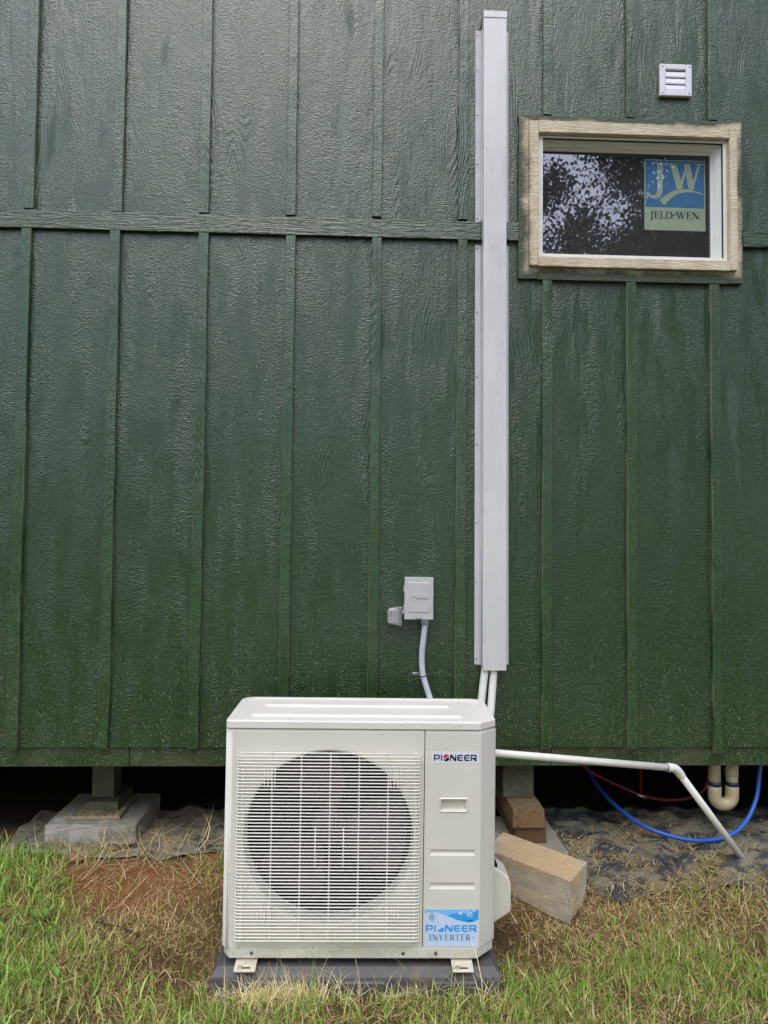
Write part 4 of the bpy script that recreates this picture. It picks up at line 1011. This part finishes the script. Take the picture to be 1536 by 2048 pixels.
# ------------------------------------------------------------------ grass, straw, weeds
rs = np.random.RandomState(11)
def blades(n, sampler, length, width, lean, curl, palette, name, lift=0.0, flat=False, twist=True):
    """n tapered, bent blades as one mesh; returns mesh"""
    X, Y_ = sampler(n); n = len(X); Z = gz(X, Y_)+lift
    L = rs.uniform(*length, n); Wd = rs.uniform(*width, n)*1.1; az = rs.uniform(0, 2*np.pi, n)
    ln = np.abs(rs.normal(lean[0], lean[1], n)); cu = rs.normal(curl[0], curl[1], n)
    S = 4; V = np.zeros((n, 2*S+1, 3)); side = az+np.pi/2+(rs.uniform(-.8, .8, n) if twist else 0)
    px, py, pz_ = X.copy(), Y_.copy(), Z.copy(); th = ln.copy(); turn = rs.normal(0, .25 if flat else .1, n); a2 = az.copy()
    for s in range(S+1):
        t = s/S; wd = Wd*(1-t**1.6)*(0.75+0.5*np.sin(np.pi*min(t+.15, 1)))
        if s < S:
            V[:, 2*s, :] = np.stack([px-np.cos(side)*wd/2, py-np.sin(side)*wd/2, pz_], -1)
            V[:, 2*s+1, :] = np.stack([px+np.cos(side)*wd/2, py+np.sin(side)*wd/2, pz_], -1)
        else: V[:, 2*S, :] = np.stack([px, py, pz_], -1)
        st = L/S; px = px+np.sin(th)*np.cos(a2)*st; py = py+np.sin(th)*np.sin(a2)*st; pz_ = pz_+np.cos(th)*st
        pz_ = np.maximum(pz_, gz(px, py)+.002+lift*.5); th = th+cu/S; a2 = a2+turn
    base = (np.arange(n)*(2*S+1))[:, None]
    Q = np.array([[2*s, 2*s+1, 2*s+3, 2*s+2] for s in range(S-1)])
    quads = (base[:, :, None]+Q[None]).reshape(-1, 4); tris = (base+np.array([[2*S-2, 2*S-1, 2*S]])).reshape(-1, 3)
    me = bpy.data.meshes.new(name); nv = n*(2*S+1); nq, nt = len(quads), len(tris)
    me.vertices.add(nv); me.vertices.foreach_set('co', V.reshape(-1))
    me.loops.add(nq*4+nt*3); me.loops.foreach_set('vertex_index', np.concatenate([quads.reshape(-1), tris.reshape(-1)]).astype(np.int32))
    me.polygons.add(nq+nt); me.polygons.foreach_set('loop_start', np.concatenate([np.arange(nq)*4, nq*4+np.arange(nt)*3]).astype(np.int32))
    me.update(calc_edges=True)
    pal = np.array(palette); c0 = pal[rs.randint(0, len(pal), n)]; c1 = pal[rs.randint(0, len(pal), n)]; k = rs.rand(n, 1)
    c = (c0*k+c1*(1-k))*rs.uniform(.65, 1.25, (n, 1))*1.8
    rgba = np.concatenate([np.repeat(c[:, None, :], 2*S+1, 1), np.ones((n, 2*S+1, 1))], -1)
    at = me.color_attributes.new('blade_colour', 'FLOAT_COLOR', 'POINT'); at.data.foreach_set('color', rgba.reshape(-1))
    return me
def blade_mat(name, trans):
    m = Mat(name, .55, .35); a = m.t.nodes.new('ShaderNodeAttribute'); a.attribute_name = 'blade_colour'
    m.color(a.outputs['Color']); t = m.t
    tl = t.nodes.new('ShaderNodeBsdfTranslucent'); t.links.new(a.outputs['Color'], tl.inputs[0]); mx = t.nodes.new('ShaderNodeMixShader'); mx.inputs[0].default_value = trans
    t.links.new(m.b.outputs[0], mx.inputs[1]); t.links.new(tl.outputs[0], mx.inputs[2]); t.links.new(mx.outputs[0], t.nodes['Material Output'].inputs[0]); return m.m
M['grass'] = blade_mat('grass_blade', .3); M['straw'] = blade_mat('dry_straw_blade', .15)
L3 = lambda r, g, b: lin(r, g, b)[:3]
GREEN = [L3(92, 128, 44), L3(116, 150, 58), L3(76, 112, 38), L3(132, 150, 70), L3(148, 150, 84)]
LUSH = [L3(104, 140, 52), L3(132, 160, 74), L3(84, 116, 44), L3(140, 150, 80), L3(150, 146, 92)]
DRY = [L3(186, 162, 112), L3(206, 186, 142), L3(160, 130, 84), L3(128, 100, 64), L3(200, 180, 136), L3(164, 156, 96)]
BROWN = [L3(126, 96, 64), L3(152, 122, 84), L3(110, 86, 58), L3(172, 144, 102), L3(186, 162, 118)]
DRY = [tuple(.84*v for v in c) for c in DRY]; BROWN = [tuple(.82*v for v in c) for c in BROWN]
PALE = [L3(210, 196, 154), L3(196, 184, 146), L3(184, 178, 138)]
def G(x, y, cx, cy, rx, ry): return np.exp(-(((x-cx)/rx)**2+((y-cy)/ry)**2))
def blocked(x, y, sheet_ok=0.0):
    b = (np.abs(x-.018) < .50) & (y > -.868) & (y < -.43)
    b |= (y > -.03) & ((x > -1.5) & (x < -.98)) & (y > .06)
    b |= (y > .12)
    u = (x-.867)*math.cos(.672)-(y+.463)*math.sin(.672); v = (x-.867)*math.sin(.672)+(y+.463)*math.cos(.672)
    b |= (u > -.40) & (u < .01) & (v > -.01) & (v < .19)
    return b
def sampler(dens, xr=(-2.1, 2.4), yr=(-1.75, .15), sheet_keep=.05):
    def f(n):
        xs, ys = [], []; got = 0
        while got < n:
            x = rs.uniform(*xr, n*3); y = rs.uniform(*yr, n*3); d = dens(x, y)
            patch = .30+.7*(wob(x*1.9+3, y*2.3)+.5)+.35*np.sin(x*31+2*np.sin(y*17))*np.sin(y*37+2*np.sin(x*13))
            d = d*np.clip(patch, .16, 1.3)
            sh = ((x > .985) & (y > -.30)) | ((x < .5) & (x > -1.6) & (y > -.03)); d = np.where(sh, d*sheet_keep, d)
            ok = (rs.rand(len(x)) < d) & ~blocked(x, y); xs.append(x[ok]); ys.append(y[ok]); got += ok.sum()
        return np.concatenate(xs)[:n], np.concatenate(ys)[:n]
    return f
near = lambda y: sstep(-.60, -.85, y)
d_green = lambda x, y: np.clip(.46*near(y)*(1-.75*G(x, y, -.72, -.72, .22, .2))*(1-.5*G(x, y, .75, -.72, .18, .14))+.9*G(x, y, 1.35, -.75, .55, .22)+2.5*G(x, y, 1.55, -.20, .20, .10)+.4*G(x, y, -.50, -.18, .12, .1)+.12*G(x, y, -.9, -.6, .5, .2), 0, 1)
d_lush = lambda x, y: np.clip(1.0*G(x, y, -1.50, -.35, .27, .42)+.8*G(x, y, -1.25, -.75, .25, .25)+.45*G(x, y, -.5, -.15, .09, .09)+.3*G(x, y, .55, -.9, .2, .12)+.25*G(x, y, -.2, -1.0, .5, .1), 0, 1)
d_dry = lambda x, y: np.clip(.55*sstep(.0, -.35, y)+.5*G(x, y, 1.3, -.36, .6, .12)+.4*G(x, y, -.8, -.45, .5, .15)+1.1*G(x, y, 1.5, -.10, .7, .16), 0, 1)*(1-.85*G(x, y, -1.02, -.22, .33, .10))*(1-.6*G(x, y, -.72, -.70, .2, .14))
d_brown = lambda x, y: np.clip(.5*sstep(-.05, -.3, y)+.9*G(x, y, 1.6, -.05, .7, .16), 0, 1)*(1-.8*G(x, y, -1.02, -.22, .33, .10))*(1-.5*G(x, y, -.72, -.70, .2, .14))
def stuff(me, mat, name, label):
    me.materials.append(mat); return tag(link(name, me), label, None, None, 'stuff')
stuff(blades(36000, sampler(d_green, sheet_keep=.3), (.016, .062), (.0016, .0034), (.25, .3), (.5, .5), GREEN, 'lawn_grass'), M['grass'], 'lawn_grass', 'fine green lawn grass in the foreground')
stuff(blades(4600, sampler(d_lush), (.03, .11), (.003, .0068), (.35, .35), (.8, .6), LUSH, 'lush_grass'), M['grass'], 'lush_grass', 'lush bright green grass clumps at the left')
stuff(blades(60000, sampler(d_brown, sheet_keep=.5), (.012, .05), (.0012, .0026), (1.2, .3), (.3, .4), BROWN, 'dead_thatch', .003, True), M['straw'], 'dead_thatch', 'brown dead thatch matted over the soil')
stuff(blades(26000, sampler(d_dry, sheet_keep=.4), (.02, .10), (.0011, .0023), (1.15, .35), (.3, .6), DRY, 'dry_straw', .004, True), M['straw'], 'dry_straw', 'dry straw stalks lying loose on the ground')
# the pale straw tuft in front of the pad and a few long stalks
def tuft(n): return np.where(rs.rand(n) < .7, rs.normal(-.235, .075, n), rs.uniform(-.5, .52, n)), rs.normal(-.875, .014, n)
stuff(blades(1000, tuft, (.05, .14), (.0012, .0024), (.55, .4), (1.0, .7), PALE, 'straw_tuft', .0, True), M['straw'], 'straw_tuft', 'pale straw tuft leaning on the grey pad')
def stalks(n): return rs.uniform(-.52, .55, n), rs.uniform(-.91, -.875, n)
stuff(blades(46, stalks, (.10, .26), (.0014, .0026), (.3, .3), (.7, .6), DRY+GREEN, 'tall_stalks', .0), M['straw'], 'tall_stalks', 'thin tall stalks rising before the condenser base')
def wisps(n): return rs.uniform(-1.4, -.6, n), rs.uniform(-.32, .16, n)
stuff(blades(330, wisps, (.10, .28), (.0014, .0026), (1.3, .3), (-.2, .6), DRY, 'straw_wisps', .02, True), M['straw'], 'straw_wisps', 'long straw wisps over the orange sand')
def on_sheet(n):
    x = rs.uniform(.99, 2.4, n*2); y = rs.uniform(-.31, .24, n*2); k = (wob(x*3+1, y*5)+.45+.5*sstep(.05, -.25, y)) > rs.uniform(0, 1.2, n*2); k &= ~blocked(x, np.minimum(y, .1)); return x[k][:n], y[k][:n]
stuff(blades(5200, on_sheet, (.012, .07), (.0012, .0026), (1.35, .25), (.1, .4), BROWN+DRY, 'sheet_litter', .021, True), M['straw'], 'sheet_litter', 'straw litter and debris over the black plastic sheet')
# broad leaves of small weeds
lv = MB(); r4 = random.Random(21)
for (cx, cy, n, sz) in ((-1.27, -.30, 9, .035), (-1.2, -.47, 12, .04), (-1.33, -.62, 14, .045), (-1.42, -.5, 12, .045), (-1.12, -.58, 8, .035), (-1.3, -.85, 10, .04), (-1.05, -.8, 8, .035), (-1.5, -.3, 12, .05), (-1.38, -.1, 8, .04)):
    for i in range(n):
        a = r4.uniform(0, 6.28); x, y = cx+r4.gauss(0, .035), cy+r4.gauss(0, .03); z = float(gz(x, y))+r4.uniform(.015, .06); s_ = sz*r4.uniform(.6, 1.2); tl = r4.uniform(.1, .8)
        dx, dy = math.cos(a), math.sin(a); pts = []
        for (u, v, h) in ((0, 0, 0), (.3, .22, .1), (.65, .24, .12), (1, 0, 0), (.65, -.24, .12), (.3, -.22, .1)):
            pts.append((x+s_*(dx*u-dy*v), y+s_*(dy*u+dx*v), z+s_*(u*math.sin(tl)+h*.6)))
        vs_ = [lv.bm.verts.new(p) for p in pts]; c_ = lv.bm.verts.new((x+s_*dx*.5, y+s_*dy*.5, z+s_*.5*math.sin(tl)-.002))
        for k in range(6): lv.bm.faces.new((vs_[k], vs_[(k+1) % 6], c_))
lm2 = simple('weed_leaf', L3(92, 142, 50)+(1,), .5, .4, .25, 8)
tag(lv.build('weed_leaves', lm2, smooth=True), 'small broad leaved weeds among the grass at left', kind='stuff')
# a twig and a stone
tw = MB().tube(spline([(-1.0, -.44, gz(-1.0, -.44)+.012), (-.94, -.46, gz(-.94, -.46)+.016), (-.88, -.475, gz(-.88, -.475)+.014), (-.82, -.5, gz(-.82, -.5)+.01)], 5), [.0045]*10+[.0035]*6, 8)
tag(tw.build('twig', simple('dark_bark', (.06, .045, .03, 1), .8, .2)), 'thin dark twig lying in the dry grass at left', 'twig')
st = MB(); bmesh.ops.create_icosphere(st.bm, subdivisions=3, radius=1)
for v in st.bm.verts:
    n = v.co.normalized(); k = 1+.12*math.sin(n.x*5+1)+.1*math.sin(n.y*7+n.z*4); v.co = Vector((n.x*.05*k, n.y*.03*k, n.z*.022*k))
o = st.build('stone', concrete('reddish_stone', lin(140, 104, 80), lin(164, 126, 98)), smooth=True); o.location = (-1.235, -.075, float(gz(-1.235, -.075))+.012)
tag(o, 'flat reddish stone at the edge of the orange sand', 'stone')

# ------------------------------------------------------------------ trees across the yard (three mirrored in the window pane, two unseen)
def tree(name, label, x, y, h, rx, n, seed, clear_=.25):
    r5 = np.random.RandomState(seed); t = empty(name, (x, y, 0)); tag(t, label, 'tree', 'trees mirrored in the window')
    tr = MB(); tr.tube(spline([(0, 0, -.1), (.1, .05, h*.2), (-.1, .1, h*.45), (.1, 0, h*.8)], 5), list(np.linspace(.26, .05, 16)), 10)
    cl = []
    for i in range(60):
        z = h*(clear_+(1-clear_)*r5.rand()); a = r5.uniform(0, 6.28); k = math.sin(min(1, (z/h-clear_)/(1-clear_)*.85+.15)*math.pi)**.6; rr_ = rx*k*r5.uniform(.25, 1)
        c = np.array([rr_*math.cos(a), rr_*math.sin(a), z]); cl.append(c)
        tr.tube(spline([(0, 0, max(.5, z*.62)), (c[0]*.5, c[1]*.5, z*.85), tuple(c)], 4), list(np.linspace(.07, .015, 9)), 6)
    tr.build('trunk', M['bark'], t)
    ci = r5.randint(0, len(cl), n); C = np.array(cl)[ci]+r5.normal(0, 1, (n, 3))*np.array([.75, .75, .55])*rx*.20
    s_ = r5.uniform(.035, .085, (n, 1)); d1 = r5.normal(0, 1, (n, 3)); d1 /= np.linalg.norm(d1, axis=1, keepdims=True); d2 = np.cross(d1, r5.normal(0, 1, (n, 3))); d2 /= np.linalg.norm(d2, axis=1, keepdims=True)
    V = np.stack([C-d1*s_, C+d2*s_*.5, C+d1*s_, C-d2*s_*.5], 1).reshape(-1, 3); F = np.arange(n*4).reshape(-1, 4)
    me = bpy.data.meshes.new('crown'); me.from_pydata(V.tolist(), [], F.tolist()); me.materials.append(M['leaf'])
    c = link('crown', me, t); return t
M['bark'] = simple('tree_bark', (.07, .055, .045, 1), .9, .2, .3, 12)
M['leaf'] = simple('tree_leaf', (.075, .095, .05, 1), .5, .4, .35, 2)
tree('oak_tree', 'leafy tree mirrored at the left of the window pane', 3.3, -12.5, 12.0, 2.1, 50000, 1, .3)
tree('oak_tree', 'tall dense tree mirrored across the middle of the window pane', 7.6, -12.0, 13.0, 2.7, 90000, 2)
tree('oak_tree', 'dense tree mirrored behind the sticker in the window pane', 11.2, -14.0, 12.0, 3.8, 50000, 4)
tree('oak_tree', 'unseen leafy tree darkening the lower wall reflections, opposite the condenser', -2.8, -14.0, 7.0, 3.0, 20000, 5)  # out of view; kept to darken the lower left wall reflections
tree('oak_tree', 'unseen leafy tree darkening the lower wall reflections, farthest to the left', -8.2, -13.5, 7.4, 3.4, 20000, 6)
